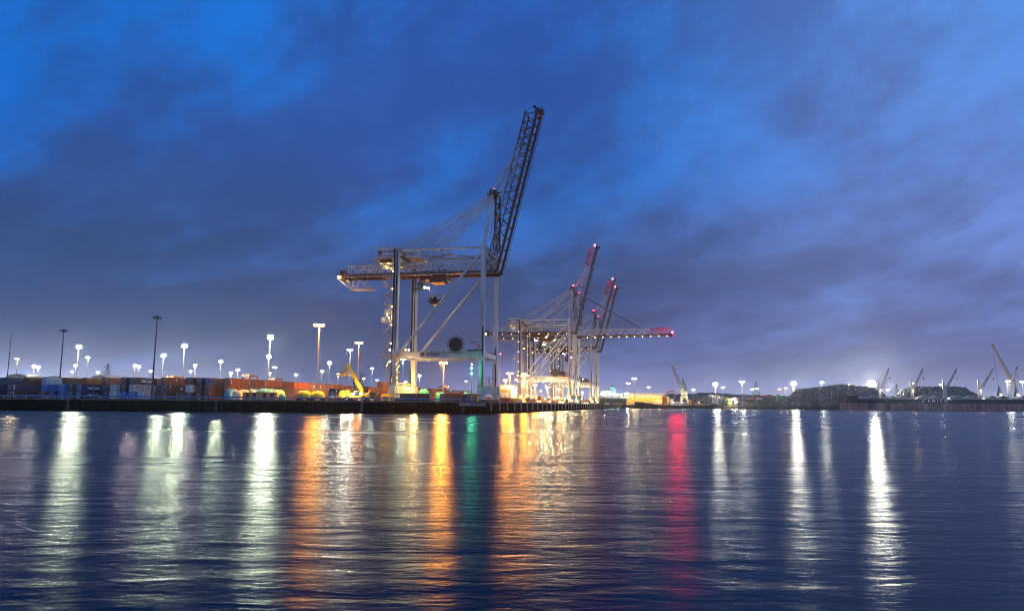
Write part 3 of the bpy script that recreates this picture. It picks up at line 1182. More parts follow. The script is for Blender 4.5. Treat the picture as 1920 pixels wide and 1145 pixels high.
LIT = [  # px, py, head, colour, power factor, extra description
    (33, 672, 'tee', 'warm', .8, 'beside the pale shed at the left edge'),
    (64, 686, 'ring', 'pink', .8, 'left one of a close pair above slate-blue containers'),
    (72, 688, 'ring', 'white', .8, 'right one of a close pair above slate-blue containers'),
    (136, 696, 'tee', 'white', .5, 'low, between an unlit mast and the bright tall one'),
    (148, 650, 'ring', 'cool', 2.7, 'tall and very bright, above the dark containers with white lettering'),
    (142, 685, 'ring', 'pink', .6, 'low, seen just left of a taller lit pole'),
    (166, 669, 'tee', 'cool', .7, 'with a narrow crossbar, right of the tall bright one'),
    (184, 697, 'tee', 'white', .5, 'low, just left of the lattice pylon'),
    (253, 685, 'ring', 'pink', .7, 'left one of a pair left of the tall unlit mast'),
    (260, 687, 'ring', 'pink', .6, 'right one of a pair left of the tall unlit mast'),
    (283, 695, 'tee', 'white', .4, 'small and far, just left of the tall unlit mast'),
    (307, 666, 'ring', 'cool', 2.6, 'bright, just right of the tall unlit mast'),
    (346, 648, 'ring', 'cool', 2.4, 'tall, above the slate-coloured container ends'),
    (366, 685, 'ring', 'pink', 1.0, 'low, right of the tall one above the slate container ends'),
    (358, 695, 'tee', 'white', .4, 'small, left beside a pinkish one'),
    (414, 677, 'ring', 'cool', 2.0, 'above the pale grey and orange stack'),
    (433, 699, 'ring', 'pink', .9, 'low, warm, just above the orange container wall'),
    (446, 693, 'ring', 'cool', .9, 'low, left of the straddle carrier tops'),
    (507, 632, 'ring', 'cool', 3.4, 'tallest of the lit white ones, above the orange container wall'),
    (504, 668, 'ring', 'pink', 1.0, 'halfway up in front of the tallest white one'),
    (505, 699, 'tee', 'white', .5, 'lowest at the foot of the tallest white one'),
    (516, 688, 'tee', 'cool', .5, 'small, right of the tallest white one'),
    (555, 702, 'tee', 'cool', .5, 'small, between the container wall and the sodium mast'),
    (604, 695, 'tee', 'cool', .6, 'small, just right of the near sodium mast'),
    (618, 680, 'ring', 'cool', .9, 'right of the near sodium mast'),
    (634, 702, 'ring', 'pink', .7, 'beside the raised spreader of the yellow reach stacker'),
    (657, 655, 'tee', 'white', 1.8, 'with a double head above the reach stacker boom'),
    (682, 709, 'tee', 'warm', .4, 'small, right of the tall dim pinkish mast'),
    (698, 690, 'tee', 'cool', .8, 'left of the big crane stairs'),
    (707, 712, 'tee', 'cool', .4, 'small and low, left of the big crane'),
    (756, 673, 'tee', 'cool', .8, 'seen through the big crane portal by its landside leg'),
    (761, 715, 'tee', 'cool', .4, 'tiny, under the portal of the big crane'),
    (787, 704, 'ring', 'white', .7, 'right of the yellow-lit crane leg'),
    (874, 714, 'tee', 'warm', .25, 'tiny and faint, left of the green navigation lights'),
    (968, 711, 'tee', 'white', .4, 'pale, between the two sodium lights right of the big crane'),
    (1014, 732, 'tee', 'white', .7, 'low and bright behind the crane legs'),
    (1024, 722, 'tee', 'warm', .4, 'small, seen through the legs of the middle cranes'),
    (1094, 711, 'tee', 'warm', .7, 'yellowish, right of the middle crane legs'),
    (1178, 718, 'tee', 'warm', .5, 'short, left of the taller post before the yellow warehouse'),
    (1189, 709, 'tee', 'warm', .7, 'tall post in front of the yellow warehouse'),
    (1216, 725, 'tee', 'warm', .6, 'short, above the roof of the yellow warehouse'),
    (1300, 730, 'tee', 'white', .4, 'small, right of the old jib crane'),
    (1341, 720, 'ring', 'white', 8, 'bright star above the scrap bank by the white tanks'),
    (1355, 726, 'tee', 'warm', .8, 'yellowish, just right of the bright one by the white tanks'),
    (1391, 715, 'tee', 'white', 2.5, 'with a thick pale pole and flat head, by the far containers'),
    (1410, 729, 'tee', 'white', .5, 'round and pale, left of the far lattice pylon'),
    (1419, 728, 'tee', 'warm', .5, 'in front of the far lattice pylon'),
    (1461, 729, 'tee', 'amber', .6, 'round yellow, above the green material handler'),
    (1473, 727, 'tee', 'amber', .6, 'yellow, left of the very bright one at the scrap heap'),
    (1488, 719, 'ring', 'white', 18, 'very bright, at the left foot of the large scrap heap'),
    (1540, 716, 'tee', 'white', 3, 'rising behind the crest of the large scrap heap'),
    (1634, 719, 'ring', 'white', 85, 'brightest of all, behind the bow of the black ship'),
    (1664, 730, 'tee', 'white', .8, 'low, right of the brightest one'),
    (1710, 718, 'tee', 'amber', .8, 'behind the second ship crane'),
    (1765, 720, 'tee', 'white', .5, 'behind the third ship crane'),
    (1889, 714, 'tee', 'white', .9, 'behind the stern of the black ship'),
    (1917, 715, 'tee', 'white', .6, 'at the right edge of the picture'),
]
YFIX = {1488: 1030, 1540: 1040, 1634: 1030, 1710: 1030, 1765: 1040}
LCN = {'cool': 'cool white', 'white': 'white', 'warm': 'warm white', 'pink': 'pinkish white', 'orange': 'orange', 'amber': 'yellow'}
for px, py, kd, cl_, pw, ex in LIT:
    far = px > 1150
    mast(px, py, kd, cl_, 'lit %s light mast, %s' % (LCN[cl_], ex), H=28 if far else 30, power=11000 * pw, Y=YFIX.get(px), sz={1634: 4.2, 1488: 2.6, 1341: 2.2, 1540: 1.8, 1391: 1.8}.get(px, 1.6 if far else 1.1))
# unlit dark masts
for px, py, Y, ex in ((120, 619, 322, 'shorter of the two tall unlit dark masts, behind pale and blue containers'),
                      (295, 594, 262, 'tallest unlit dark mast, standing at the quay edge before the containers')):
    mast(px, py, 'ring', None, ex, Y=Y, power=0)
thx = thing('light_mast', 'thin bare dark pole at the far left edge', 'light mast', gx(9, 300), 0, 'light masts of the terminal')
MB().tube((0, 0, 0), (0, 0, 26), .22, .10, 8).build('pole', MATS['mast_dark'], thx)
# sodium masts close to the quay
mast(599, 609, 'tee', 'orange', 'tall orange sodium mast with double head beside the yellow-green covered cargo', Y=268, power=14000, down=330000)
mast(673, 642, 'tee', 'dim', 'tall mast with dim pinkish double head right of the reach stacker', Y=345, power=4000, down=240000)
mast(832, 679, 'tee', 'orange', 'orange sodium mast framed by the portal of the big crane', Y=352, power=50000, down=220000)
mast(956, 699, 'tee', 'orange', 'orange sodium mast with double head right of the big crane', Y=430, power=16000, down=260000)
mast(982, 703, 'ring', 'orange', 'orange sodium mast burning brightest, beside the legs of the second crane', Y=452, power=20000, down=260000)
mast(983, 714, 'tee', 'orange', 'shorter orange sodium mast just below the brightest orange one', Y=470, power=9000)
# navigation lights on the quay corner
p = gx(883.5, 256.5)
th = thing('navigation_light_post', 'slim grey post with two green lights one above the other at the quay corner', 'navigation light', p)
H1, H2 = at(884, 700, 256.5).z - GZ, at(884, 690, 256.5).z - GZ
MB().tube((0, 0, 0), (0, 0, H2 + 1.4), .13, .09, 8).build('pole', STEEL, th)
for h_ in (H1, H2):
    MB().ball((0, -.35, h_), .36).build('green_lamp', E_GREEN, th)
    MB().bx(-.3, .3, -.2, .1, h_ - .3, h_ + .3).build('bracket', DARK, th)
MB().ball((0, -.2, H2 + 1.3), .26).build('white_lamp', E_WARM, th)
lamp(th, (0, -1.0, H2), 'green', 330, .35)
lamp(th, (0.6, -1.0, H1), 'green', 330, .35)
# thin poles on the quay edge
for px, Y, h_, lab in ((279, 254, 8.2, 'slim grey pole with two small fittings, left of the tallest unlit mast'),
                       (887, 262, 11, 'slim grey pole beside the green navigation lights')):
    q = gx(px, Y)
    o = MB().tube((0, 0, 0), (0, 0, h_), .08, .06, 8).bx(-.2, .2, -.2, .2, h_ - 1.4, h_ - .8).bx(-.15, .15, -.15, .15, h_ - .2, h_ + .3).build('pole', STEEL, None, loc=q)
    tag(o, lab, 'pole')


# ================================================================ containers
CW, CH = 2.44, 2.75
CMESH = {}


def container_mesh(L):
    if L in CMESH:
        return CMESH[L]
    mb = MB()
    w, h = CW, CH
    f = .10
    for x in (0, w):               # long sides: corrugated panel between posts and rails
        pts = []
        n = int((L - .4) / .28)
        st = (L - .4) / n
        s_ = 1 if x == 0 else -1
        for i in range(n):
            y = .2 + i * st
            pts += [(x + s_ * .012, y), (x + s_ * .012, y + st * .34), (x + s_ * .05, y + st * .5), (x + s_ * .05, y + st * .84)]
        pts.append((x + s_ * .012, L - .2))
        k = len(pts)
        vs = [(a, b, .14) for a, b in pts] + [(a, b, h - .1) for a, b in pts]
        mb.add(vs, [(i, i + 1, k + i + 1, k + i) for i in range(k - 1)])
        mb.bx(x - (.0 if x == 0 else f), x + (f if x == 0 else 0), .18, L - .18, .0, .15)
        mb.bx(x - (.0 if x == 0 else f), x + (f if x == 0 else 0), .18, L - .18, h - .11, h)
        for y in (0, L - .18):
            mb.bx(x - (.0 if x == 0 else .16), x + (.16 if x == 0 else 0), y, y + .18, 0, h)
    mb.bx(.16, w - .16, .02, .09, .0, .16)
    mb.bx(.16, w - .16, .02, .09, h - .12, h)
    mb.bx(.16, w - .16, L - .09, L - .02, .0, h)
    mb.bx(.1, w - .1, .1, L - .1, h - .07, h - .03)
    mb.bx(.1, w - .1, .1, L - .1, .10, .14)
    mb.bx(.1, w - .1, .12, .16, .1, h - .1)
    me = mb.mesh('shipping_container', CONT)
    d = MB()
    for k in range(2):
        x0 = .17 + k * 1.06
        d.bx(x0, x0 + 1.04, .04, .10, .17, h - .13)
    dm = d.mesh('doors', CONT)
    dd = []
    for k in range(2):
        x0 = .17 + k * 1.06
        q = MB()
        q.bx(x0, x0 + 1.04, .035, .105, .17, h - .13)
        for r_ in range(4):
            q.bx(x0 + .06, x0 + .98, .028, .036, .3 + r_ * .6, .74 + r_ * .6)
        q.k = 1
        for xb in (.28, .78):
            q.tube((x0 + xb, .0, .1), (x0 + xb, .0, h - .06), .03, n=6)
            for z in (.35, 1.3, 2.3):
                q.bx(x0 + xb - .07, x0 + xb + .07, -.03, .03, z, z + .09)
            q.bx(x0 + xb - .03, x0 + xb + .25, -.05, -.02, 1.05, 1.12)
        q.k = 2
        if k == 1:
            q.bx(x0 + .5, x0 + .92, .02, .03, h - .62, h - .38)
        q.bx(x0 + .56, x0 + .9, .02, .03, h - .95, h - .82)
        dd.append(q.mesh('door', [CONT, STEEL, LETTER]))
    CMESH[L] = (me, dd)
    return CMESH[L]


PAL = {'slate': (.040, .048, .085), 'maroon': (.095, .028, .032), 'navy': (.018, .03, .075), 'blue': (.02, .13, .42), 'teal': (.02, .11, .16),
       'pale': (.42, .49, .52), 'cream': (.50, .42, .39), 'rust': (.26, .075, .032), 'brown': (.115, .042, .028), 'orange': (.46, .125, .03),
       'grey': (.22, .19, .19), 'taupe': (.16, .115, .10), 'green': (.05, .14, .03), 'white': (.62, .64, .64), 'yellow': (.6, .40, .05),
       'charcoal': (.035, .04, .045), 'purple': (.05, .03, .06), 'darkgreen': (.03, .055, .05), 'red': (.32, .04, .03), 'paleblue': (.28, .36, .42)}
CNAME = {'slate': 'slate-blue', 'maroon': 'dark maroon', 'navy': 'navy', 'blue': 'bright blue', 'teal': 'dark teal', 'pale': 'pale grey-blue',
         'cream': 'cream', 'rust': 'rust-red', 'brown': 'dark brown', 'orange': 'orange', 'grey': 'grey', 'taupe': 'grey-brown', 'green': 'green',
         'white': 'white', 'yellow': 'yellow', 'charcoal': 'charcoal', 'purple': 'dark purple', 'darkgreen': 'dark green', 'red': 'red', 'paleblue': 'pale blue'}
TIER = ['bottom of', 'middle of', 'top of', 'highest of']
used_labels = {}


def container(loc, L, colr, label, rz=RA, group='shipping containers in the yard', doors=False, jit=.05):
    me, dd = container_mesh(L)
    c = PAL[colr]
    v = random.uniform(1.05, 1.35)
    o = obj('shipping_container', me, None, loc, rz + random.uniform(-jit, jit) * .1)
    o.color = (c[0] * v, c[1] * v, c[2] * v, 1)
    tag(o, label, 'container', group)
    if doors:
        for q in dd:
            d = obj('door', q, o)
            d.color = o.color
    return o


FT = {40: 12.19, 20: 6.06}


def side_text(o, s, y, z, size, m=None, bold=.01):
    lettering(s, size, m or LETTER, o, Matrix.Translation((CW + .012, y, z)) @ SIDEX, bold)


def swoosh(o, y, z, flip=1, m=None):
    mb = MB()
    pts = [(0, 0), (.55, .10), (1.0, .32), (1.35, .62), (.95, .42), (.5, .25)]
    k = len(pts)
    vs = [(CW + .005, y + flip * a, z + flip * b) for a, b in pts] + [(CW + .02, y + flip * a, z + flip * b) for a, b in pts]
    mb.add(vs, [tuple(range(k, 2 * k)), tuple(range(k - 1, -1, -1))])
    mb.build('emblem', m or LETTER, o)


def stack(px, Y, tiers, where, doors=True):
    base = gx(px, Y)
    out = []
    for i, tr in enumerate(tiers):
        if tr is None:
            out.append(None)
            continue
        L, cn = tr
        lab = '%s %d-foot container, %s %s' % (CNAME[cn], L, TIER[i], where)
        out.append(container(base + Vector((0, 0, i * (CH + .015))), FT[L], cn, lab, doors=doors))
    return out


Y1 = 286
stack(-38, Y1, [(40, 'maroon'), (40, 'slate')], 'the leftmost front stack, cut by the picture edge')
s2 = stack(11, Y1, [(40, 'maroon'), (40, 'slate')], 'the second front stack from the left')
for o in s2:
    lettering('HAMBURG', .55, LETTER, o, Matrix.Translation((CW + .012, .75, 1.4)) @ SIDEX @ Matrix.Rotation(-math.pi / 2, 4, 'Z'), .02) if False else None
    for k in range(5):
        MB().bx(CW + .005, CW + .015, .45, .85, .55 + k * .38, .78 + k * .38).build('lettering', LETTER, o)
stack(71, Y1 + 1, [(20, 'maroon'), None], 'the pile below the first bright blue end')
s = stack(74, Y1 + 8, [(20, 'maroon'), (40, 'blue')], 'the stack with the first bright blue end')
stack(89, Y1 - 1, [(20, 'navy')], 'the single spot between two bright blue ends')
stack(107, Y1, [(20, 'blue'), (20, 'blue')], 'the all bright blue stack right of the slate ones')
stack(123, Y1 + 1, [(20, 'teal'), (20, 'navy')], 'the dark teal pile left of the large white lettering')
s7 = stack(140, Y1, [(40, 'navy'), (40, 'navy')], 'the stack with large white side lettering')
for o in s7:
    o.children
    side_text(o, 'CMA CGM', 6.2, 1.25, 1.35, bold=.03)
    swoosh(o, 5.6, 1.95)
    swoosh(o, 6.9, .62, -1)
for o, z in ((s7[0], 0), (s7[1], 0)):
    for d in [k for k in col.objects if k.parent is o and k.name.startswith('door')]:
        d.color = (.03, .13, .30, 1)  # brighter blue stands in for the light on the near ends
s8 = stack(204, Y1 + 1, [(20, 'pale'), (20, 'pale')], 'the pale two-high stack left of the purple ends')
for o in s8:
    side_text(o, 'K LINE', 1.6, 2.0, .55, LETRED) if False else None
    MB().bx(.8, 1.6, -.02, .02, 1.75, 2.0).build('label_panel', LETRED, o)
    MB().bx(CW + .004, CW + .014, 2.6, 4.2, 1.7, 2.05).build('label_panel', LETRED, o)
stack(223, Y1, [(20, 'blue'), (20, 'purple'), (20, 'brown')], 'the stack between pale ends and the cream side')
s10 = stack(239.5, Y1, [(20, 'blue'), (40, 'cream'), (40, 'charcoal')], 'the stack topped by a dark white-lettered box')
side_text(s10[2], 'CMA CGM', 6.6, 1.3, 1.35, bold=.03)
swoosh(s10[2], 5.9, 2.0)
swoosh(s10[2], 7.4, .66, -1)
for d in [k for k in col.objects if k.parent is s10[2] and k.name.startswith('door')]:
    d.color = (.03, .10, .20, 1)  # light on this near end is put into the door colour too
for d in [k for k in col.objects if k.parent is s10[1] and k.name.startswith('door')]:
    d.color = (.40, .50, .54, 1)
MB().bx(CW + .004, CW + .014, 1.2, 3.1, 1.75, 2.25).build('label_panel', LETRED, s10[1])
s11 = stack(257, Y1 - 3, [(20, 'pale')], 'nothing, standing alone before the cream box, red mark on its side')
s11[0]['label'] = 'pale 20-foot container standing alone below the long cream one, red mark on its side'
MB().bx(CW + .004, CW + .014, 1.0, 2.6, 1.7, 2.2).build('label_panel', LETRED, s11[0])
stack(284, Y1 + 12, [(40, 'brown'), (20, 'darkgreen'), (20, 'orange')], 'the stack right behind the tallest unlit mast')
s13 = stack(299, Y1, [(20, 'brown'), (40, 'brown'), (40, 'rust')], 'the three-high stack right of the tallest unlit mast')
for d in [k for k in col.objects if k.parent is s13[1] and k.name.startswith('door')]:
    d.color = (.03, .10, .15, 1)
side_text(s13[1], 'YPF', 9.2, 1.3, 1.1, bold=.03)
MB().bx(CW + .004, CW + .014, 2.2, 2.9, 1.9, 2.3).build('label_panel', LETTER, s13[1])
MB().bx(CW + .004, CW + .014, 5.6, 6.2, 1.6, 2.2).build('label_panel', LETTER, s13[2])
s14 = stack(346, Y1, [(20, 'purple'), (20, 'white'), (20, 'brown')], 'the stack with a white middle box')
for d in [k for k in col.objects if k.parent is s14[1] and k.name.startswith('door')]:
    d.color = (.55, .66, .75, 1)
stack(365, Y1 + 1, [(20, 'brown'), (20, 'maroon'), (20, 'slate')], 'the slate-topped stack left of the pale grey top')
s16 = stack(382.5, Y1, [(40, 'orange'), (40, 'orange'), (40, 'taupe')], 'the orange stack with a grey-brown top')
for d in [k for k in col.objects if k.parent is s16[2] and k.name.startswith('door')]:
    d.color = (.03, .06, .30, 1)
for o, cc in ((s16[0], (.05, .02, .02, 1)), (s16[1], (.03, .05, .08, 1))):
    for d in [k for k in col.objects if k.parent is o and k.name.startswith('door')]:
        d.color = cc
# second line, showing above the front ones
BK = [(-30, 298, 'teal', 40), (2, 299, 'slate', 40), (40, 300, 'brown', 40), (75, 301, 'paleblue', 40), (113, 299, 'brown', 40),
      (150, 298, 'rust', 40), (188, 294, 'rust', 40), (232, 296, 'brown', 20), (322, 300, 'rust', 40)]
for i, (px, Y, cn, L) in enumerate(BK):
    nm = ['second-row stack at the left picture edge', 'second-row stack above the slate front boxes',
          'second-row stack left of the pale lettered top', 'second-row stack behind the bright blue ends',
          'second-row stack left of the large white lettering', 'second-row stack behind the large white lettering',
          'second-row stack above the pale front boxes', 'second-row stack left of the dark lettered top',
          'second-row stack left of the white middle box'][i]
    lo_ = random.choice(['brown', 'taupe', 'navy'])
    tiers = [(L, lo_), (L, random.choice(['brown', 'slate', 'charcoal'])), (L, cn)]
    ss = stack(px, Y, tiers, 'the ' + nm, doors=(px > 180))
    if i == 3:
        side_text(ss[2], 'APL', 7.8, .9, 1.3, bold=.04)
        MB().bx(CW + .004, CW + .014, 6.7, 8.9, 1.75, 2.15).build('emblem', LETRED, ss[2])
# long wall of containers seen side-on, running away behind the crane
TOP = ['orange', 'rust', 'orange', 'rust', 'orange', 'taupe', 'taupe', 'orange', 'rust', 'taupe', 'maroon', 'brown', 'orange']
MID = ['orange', 'taupe', 'taupe', 'taupe', 'taupe', 'taupe', 'taupe', 'rust', 'brown', 'brown', 'rust', 'brown', 'maroon']
BOT = ['rust', 'taupe', 'brown', 'taupe', 'brown', 'rust', 'brown', 'taupe', 'rust', 'maroon', 'brown', 'rust', 'brown']
for i in range(13):
    for k, arr in enumerate((BOT, MID, TOP)):
        lab = '%s container, %s the %s column of the side-on wall from the left' % (CNAME[arr[i]], TIER[k], ORD[i])
        o = container(yard(102, 5 + i * 12.35, GZ + k * (CH + .015)), FT[40], arr[i], lab, group='side-on wall of containers', doors=(i == 0))
        if i == 5 and k > 0:
            side_text(o, 'APL', 6.5, 1.0, 1.2, LETTER, .04)
            MB().bx(CW + .004, CW + .014, 5.5, 7.5, 1.85, 2.2).build('emblem', LETRED, o)
        elif k == 2 or (i + k) % 3 == 0:
            MB().bx(CW + .004, CW + .014, .5, .9, .6, 2.2).build('label_panel', LETTER, o)
# single stacks in front of that wall, left of the big crane
FRONTS = [(627, 328, [(20, 'orange'), (20, 'green')], 'the pair under the reach stacker spreader'),
          (642, 332, [(20, 'orange'), (20, 'yellow')], 'the pair right of the green box'),
          (660, 335, [(20, 'orange'), (20, 'orange')], 'the pair behind the reach stacker boom'),
          (690, 300, [(20, 'brown'), (20, 'orange')], 'the pair left of the tall orange stack'),
          (706, 318, [(20, 'orange'), (20, 'orange'), (20, 'orange')], 'the tall orange stack left of the big crane'),
          (717, 330, [(20, 'red'), (20, 'red'), (20, 'brown')], 'the stack between orange one and crane leg'),
          (715, 288, [(20, 'yellow')], 'its own, low before the tall orange stack')]
for px, Y, tr, where in FRONTS:
    stack(px, Y, tr, where, doors=True)
QCN = [(754, 270, 20, 'charcoal', 0, 'dark low container on the front quay, leftmost of the row under the portal'),
       (766, 269, 20, 'slate', 1, 'grey-blue container end with a white logo on the front quay'),
       (778, 270, 40, 'charcoal', 0, 'long dark container on the front quay before the green tarpaulin'),
       (825, 270, 20, 'maroon', 1, 'dark red-brown container end on the front quay under the portal'),
       (837, 270, 40, 'brown', 0, 'brown container lying parallel to the front quay under the portal'),
       (853, 268, 20, 'slate', 1, 'blue-grey container with white lettering on the front quay'),
       (874, 268, 20, 'brown', 1, 'dark brown container end on the front quay left of the green lights')]
for px, Y, L, cn, endon, lab in QCN:
    if endon:
        o = container(gx(px, Y) + Vector((0, 0, .0)), FT[L], cn, lab, doors=True, group='containers on the front quay')
        if 'lettering' in lab:
            for q_ in range(4):
                MB().bx(.75 + q_ * .25, .92 + q_ * .25, -.05, -.03, .75, 1.1).build('lettering', LETTER, o)
        if 'logo' in lab:
            MB().disc((1.22, -.06, 1.6), .38, 14, t=.03).build('emblem', LETTER, o)
    else:
        container(gx(px, Y) + Vector((0, 0, 0)), FT[20], cn, lab, rz=RA - math.pi / 2, group='containers on the front quay')
# mid-distance rows seen under the portal and on to the right
k = 0
ROWS = [(62, 95, 11, 2, ['rust', 'orange', 'brown', 'orange', 'taupe', 'orange']),
        (78, 150, 9, 3, ['taupe', 'rust', 'taupe', 'grey', 'brown']),
        (95, 200, 12, 3, ['grey', 'taupe', 'grey', 'grey', 'paleblue']),
        (48, 130, 6, 1, ['yellow', 'white', 'orange', 'green', 'orange']),
        (44, 250, 14, 2, ['orange', 'rust', 'yellow', 'orange', 'taupe']),
        (24, 62, 22, 1, ['orange', 'yellow', 'orange', 'red', 'orange', 'white', 'yellow'])]
RN = ['row behind the quay containers', 'row behind the orange row', 'far grey row', 'low yard row',
      'row beside the crane legs', 'row between the rails']
for ri, (u, w0, n_, ht, cols_) in enumerate(ROWS):
    for i in range(n_):
        for q in range(ht if (i * 7 + ri) % 4 else max(1, ht - 1)):
            cn = cols_[(i * 3 + q * 2 + ri) % len(cols_)]
            container(yard(u, w0 + i * 12.6, GZ + q * (CH + .015)), FT[40], cn,
                      '%s container, %s from the near end, level %s, %s' % (CNAME[cn], ORD[i], ['one', 'two', 'three'][q], RN[ri]),
                      group='containers further back in the yard')
# ================================================================ cargo and vehicles on the front quay
from mathutils import noise as mnoise


def blob(rx, ry, rz, seed, lump=.12, n=22, m=9, flat=.35, arch=0.0):
    """draped cover: lumpy dome with folds, open at the bottom"""
    mb = MB()
    vs, fs = [], []
    for j in range(m + 1):
        ph = (math.pi / 2) * j / m
        for i in range(n):
            th = 2 * math.pi * i / n
            cx_, sy_ = math.cos(th), math.sin(th)
            q = (abs(cx_) ** 3.2 + abs(sy_) ** 3.2) ** (-1 / 3.2)
            r_ = math.sin(ph) ** flat if ph > 0 else 0
            k = 1 + lump * mnoise.noise(Vector((cx_ * 2 + seed, sy_ * 2, ph * 2))) + .05 * math.sin(th * 9 + seed) * math.sin(ph)
            z = max(0.0, math.cos(ph)) ** .8
            z = z * (1 + .25 * lump * 4 * mnoise.noise(Vector((cx_ * r_ * 1.7 + seed, sy_ * r_ * 1.7, 4))))
            vs.append((cx_ * q * r_ * rx * k, sy_ * q * r_ * ry * k, z * rz))
    for j in range(m):
        for i in range(n):
            fs.append((j * n + i, (j + 1) * n + i, (j + 1) * n + (i + 1) % n, j * n + (i + 1) % n))
    return mb.add(vs, fs)


T_CREAM = mat('tarpaulin_cream', (.62, .58, .36), .6, 0, .3, .5, bump=.05)
T_TEAL = mat('tarpaulin_teal', (.10, .42, .42), .55, 0, .35, .5, bump=.05)
T_GREEN = mat('tarpaulin_green', (.03, .30, .20), .5, 0, .35, .6, bump=.05)
T_YEL = mat('tarpaulin_yellow_green', (.42, .42, .035), .55, 0, .35, .6, bump=.05)
T_MIX = mat('tarpaulin_pale_teal', (.34, .52, .42), .55, 0, .45, .4, bump=.05)

TARPS = [  # px centre, Y, half width, half depth, height, material, label
    (433, 262, 1.7, 3.2, 3.6, T_TEAL, 'rounded teal tarpaulin cover, leftmost of the covered cargo by the striped box'),
    (446, 263, 2.6, 3.4, 3.3, T_CREAM, 'cream tarpaulin hanging over cargo left of the striped box'),
    (458, 268, 2.0, 3.0, 3.6, T_MIX, 'low pale cover showing just above the left end of the striped box'),
    (474, 270, 2.0, 3.0, 3.7, T_MIX, 'pale teal cover behind the left half of the striped box'),
    (500, 270, 4.3, 3.2, 3.9, T_TEAL, 'broad green and teal cover behind the right half of the striped box'),
    (522, 268, 1.9, 3.0, 3.6, T_CREAM, 'cream and yellow cover at the right end of the striped box'),
    (529, 266, 1.1, 1.4, 2.2, T_GREEN, 'small green bundle right of the striped box'),
    (794, 280, 2.1, 3.0, 4.4, T_GREEN, 'big rounded green tarpaulin behind the dark quay container'),
    (826, 282, 2.0, 2.6, 3.5, T_GREEN, 'low ragged green tarpaulin behind the red-brown quay containers'),
    (878, 276, 1.9, 2.4, 3.4, T_TEAL, 'crumpled teal tarpaulin left of the green navigation lights'),
    (685, 270, 2.3, 2.6, 2.8, T_MIX, 'pale green cover right of the reach stacker wheels')]
for i, (px, Y, rx, ry, rz_, m_, lab) in enumerate(TARPS):
    o = blob(rx, ry, rz_, i * 3.7).build('tarpaulin_cover', m_, None, True, gx(px, Y))
    tag(o, lab, 'tarpaulin cover', 'tarpaulin-covered cargo on the quay')


def flatbed(px, Y, L, m_, label, h=1.05, rz=0.0):
    th = thing('flatbed_trailer', label, 'trailer', gx(px, Y), rz, 'flatbed trailers on the quay')
    mb = MB().bx(-L / 2, L / 2, -1.25, 1.25, h - .2, h)
    mb.bx(-L / 2, L / 2, -.6, -.35, h - .5, h - .2)
    mb.bx(-L / 2, L / 2, .35, .6, h - .5, h - .2)
    mb.build('deck', m_, th)
    wm_ = MB().tube((0, -.15, 0), (0, .15, 0), .48, n=12).mesh('wheel', BLACK)
    for x in (-L * .36, -L * .25, L * .25, L * .36):
        for y in (-1.05, 1.05):
            obj('wheel', wm_, th, (x, y, .48))
    return th


BO = 1.08
for px, Y, L, lab in ((570, 263, 5.6, 'orange flatbed trailer under the left yellow-green covered load'),
                      (595, 264, 5.6, 'orange flatbed trailer under the right yellow-green covered load'),
                      (648, 262, 5.4, 'orange flatbed trailer under the yellow load below the spreader')):
    flatbed(px, Y, L, ORANGEP, lab)
for i, (px, Y, rx, rz_, lab) in enumerate(((570, 263, 2.45, 2.25, 'yellow-green rounded covered load, left one beside the near sodium mast'),
                                           (595, 264, 2.5, 2.2, 'yellow-green rounded covered load at the foot of the near sodium mast'),
                                           (648, 262, 2.5, 2.6, 'yellow covered load below the reach stacker spreader'))):
    o = blob(rx, 1.9, rz_, 20 + i * 5.1, .06, 28, 9, .62).build('covered_load', T_YEL, None, True, gx(px, Y) + Vector((0, 0, BO)))
    tag(o, lab, 'covered load', 'yellow-green covered loads')
# long box of alternating yellow and maroon panels
th = thing('striped_container', 'long open box with alternating yellow and maroon panels facing the water', 'container', gx(488, 256))
mb = MB()
W_ = 11.6
mb.bx(-W_ / 2, W_ / 2, -1.15, 1.2, .1, .35)
mb.bx(-W_ / 2, W_ / 2, 1.1, 1.2, .3, 2.35)
mb.bx(-W_ / 2, -W_ / 2 + .1, -1.1, 1.1, .3, 2.35)
mb.bx(W_ / 2 - .1, W_ / 2, -1.1, 1.1, .3, 2.35)
mb.bx(-W_ / 2 - .2, W_ / 2 + .1, -1.25, -1.1, 2.35, 2.5)
mb.build('box', mat('mustard_paint', (.55, .33, .05), .55, 0, .2, .6), th)
segs = [(0, .095, 0), (.095, .195, 1), (.195, .30, 0), (.30, .395, 1), (.395, .60, 0), (.60, .705, 1), (.705, .81, 0), (.81, .915, 1), (.915, 1, 0)]
for a, b_, k in segs:
    m2 = MB()
    x0, x1 = -W_ / 2 + a * W_, -W_ / 2 + b_ * W_
    m2.bx(x0 + .02, x1 - .02, -1.2, -1.1, .35, 2.35)
    q = x0 + .2
    while q < x1 - .1:
        m2.bx(q, q + .1, -1.24, -1.2, .4, 2.3)
        q += .3
    m2.build('panel', MATS['mustard_paint'] if k == 0 else mat('maroon_panel', (.13, .012, .02), .5, 0, .2, .5), th)


def add_wheels(th, pts, r, w_=.4, axis='y'):
    mb = MB()
    d = (0, w_ / 2, 0) if axis == 'y' else (w_ / 2, 0, 0)
    mb.tube([-k for k in d], d, r, n=16)
    me = mb.mesh('wheel', BLACK)
    hb = MB().tube([-k * 1.06 for k in d], [k * 1.06 for k in d], r * .5, n=12).mesh('rim', STEEL)
    for p in pts:
        o = obj('wheel', me, th, p)
        obj('rim', hb, o)


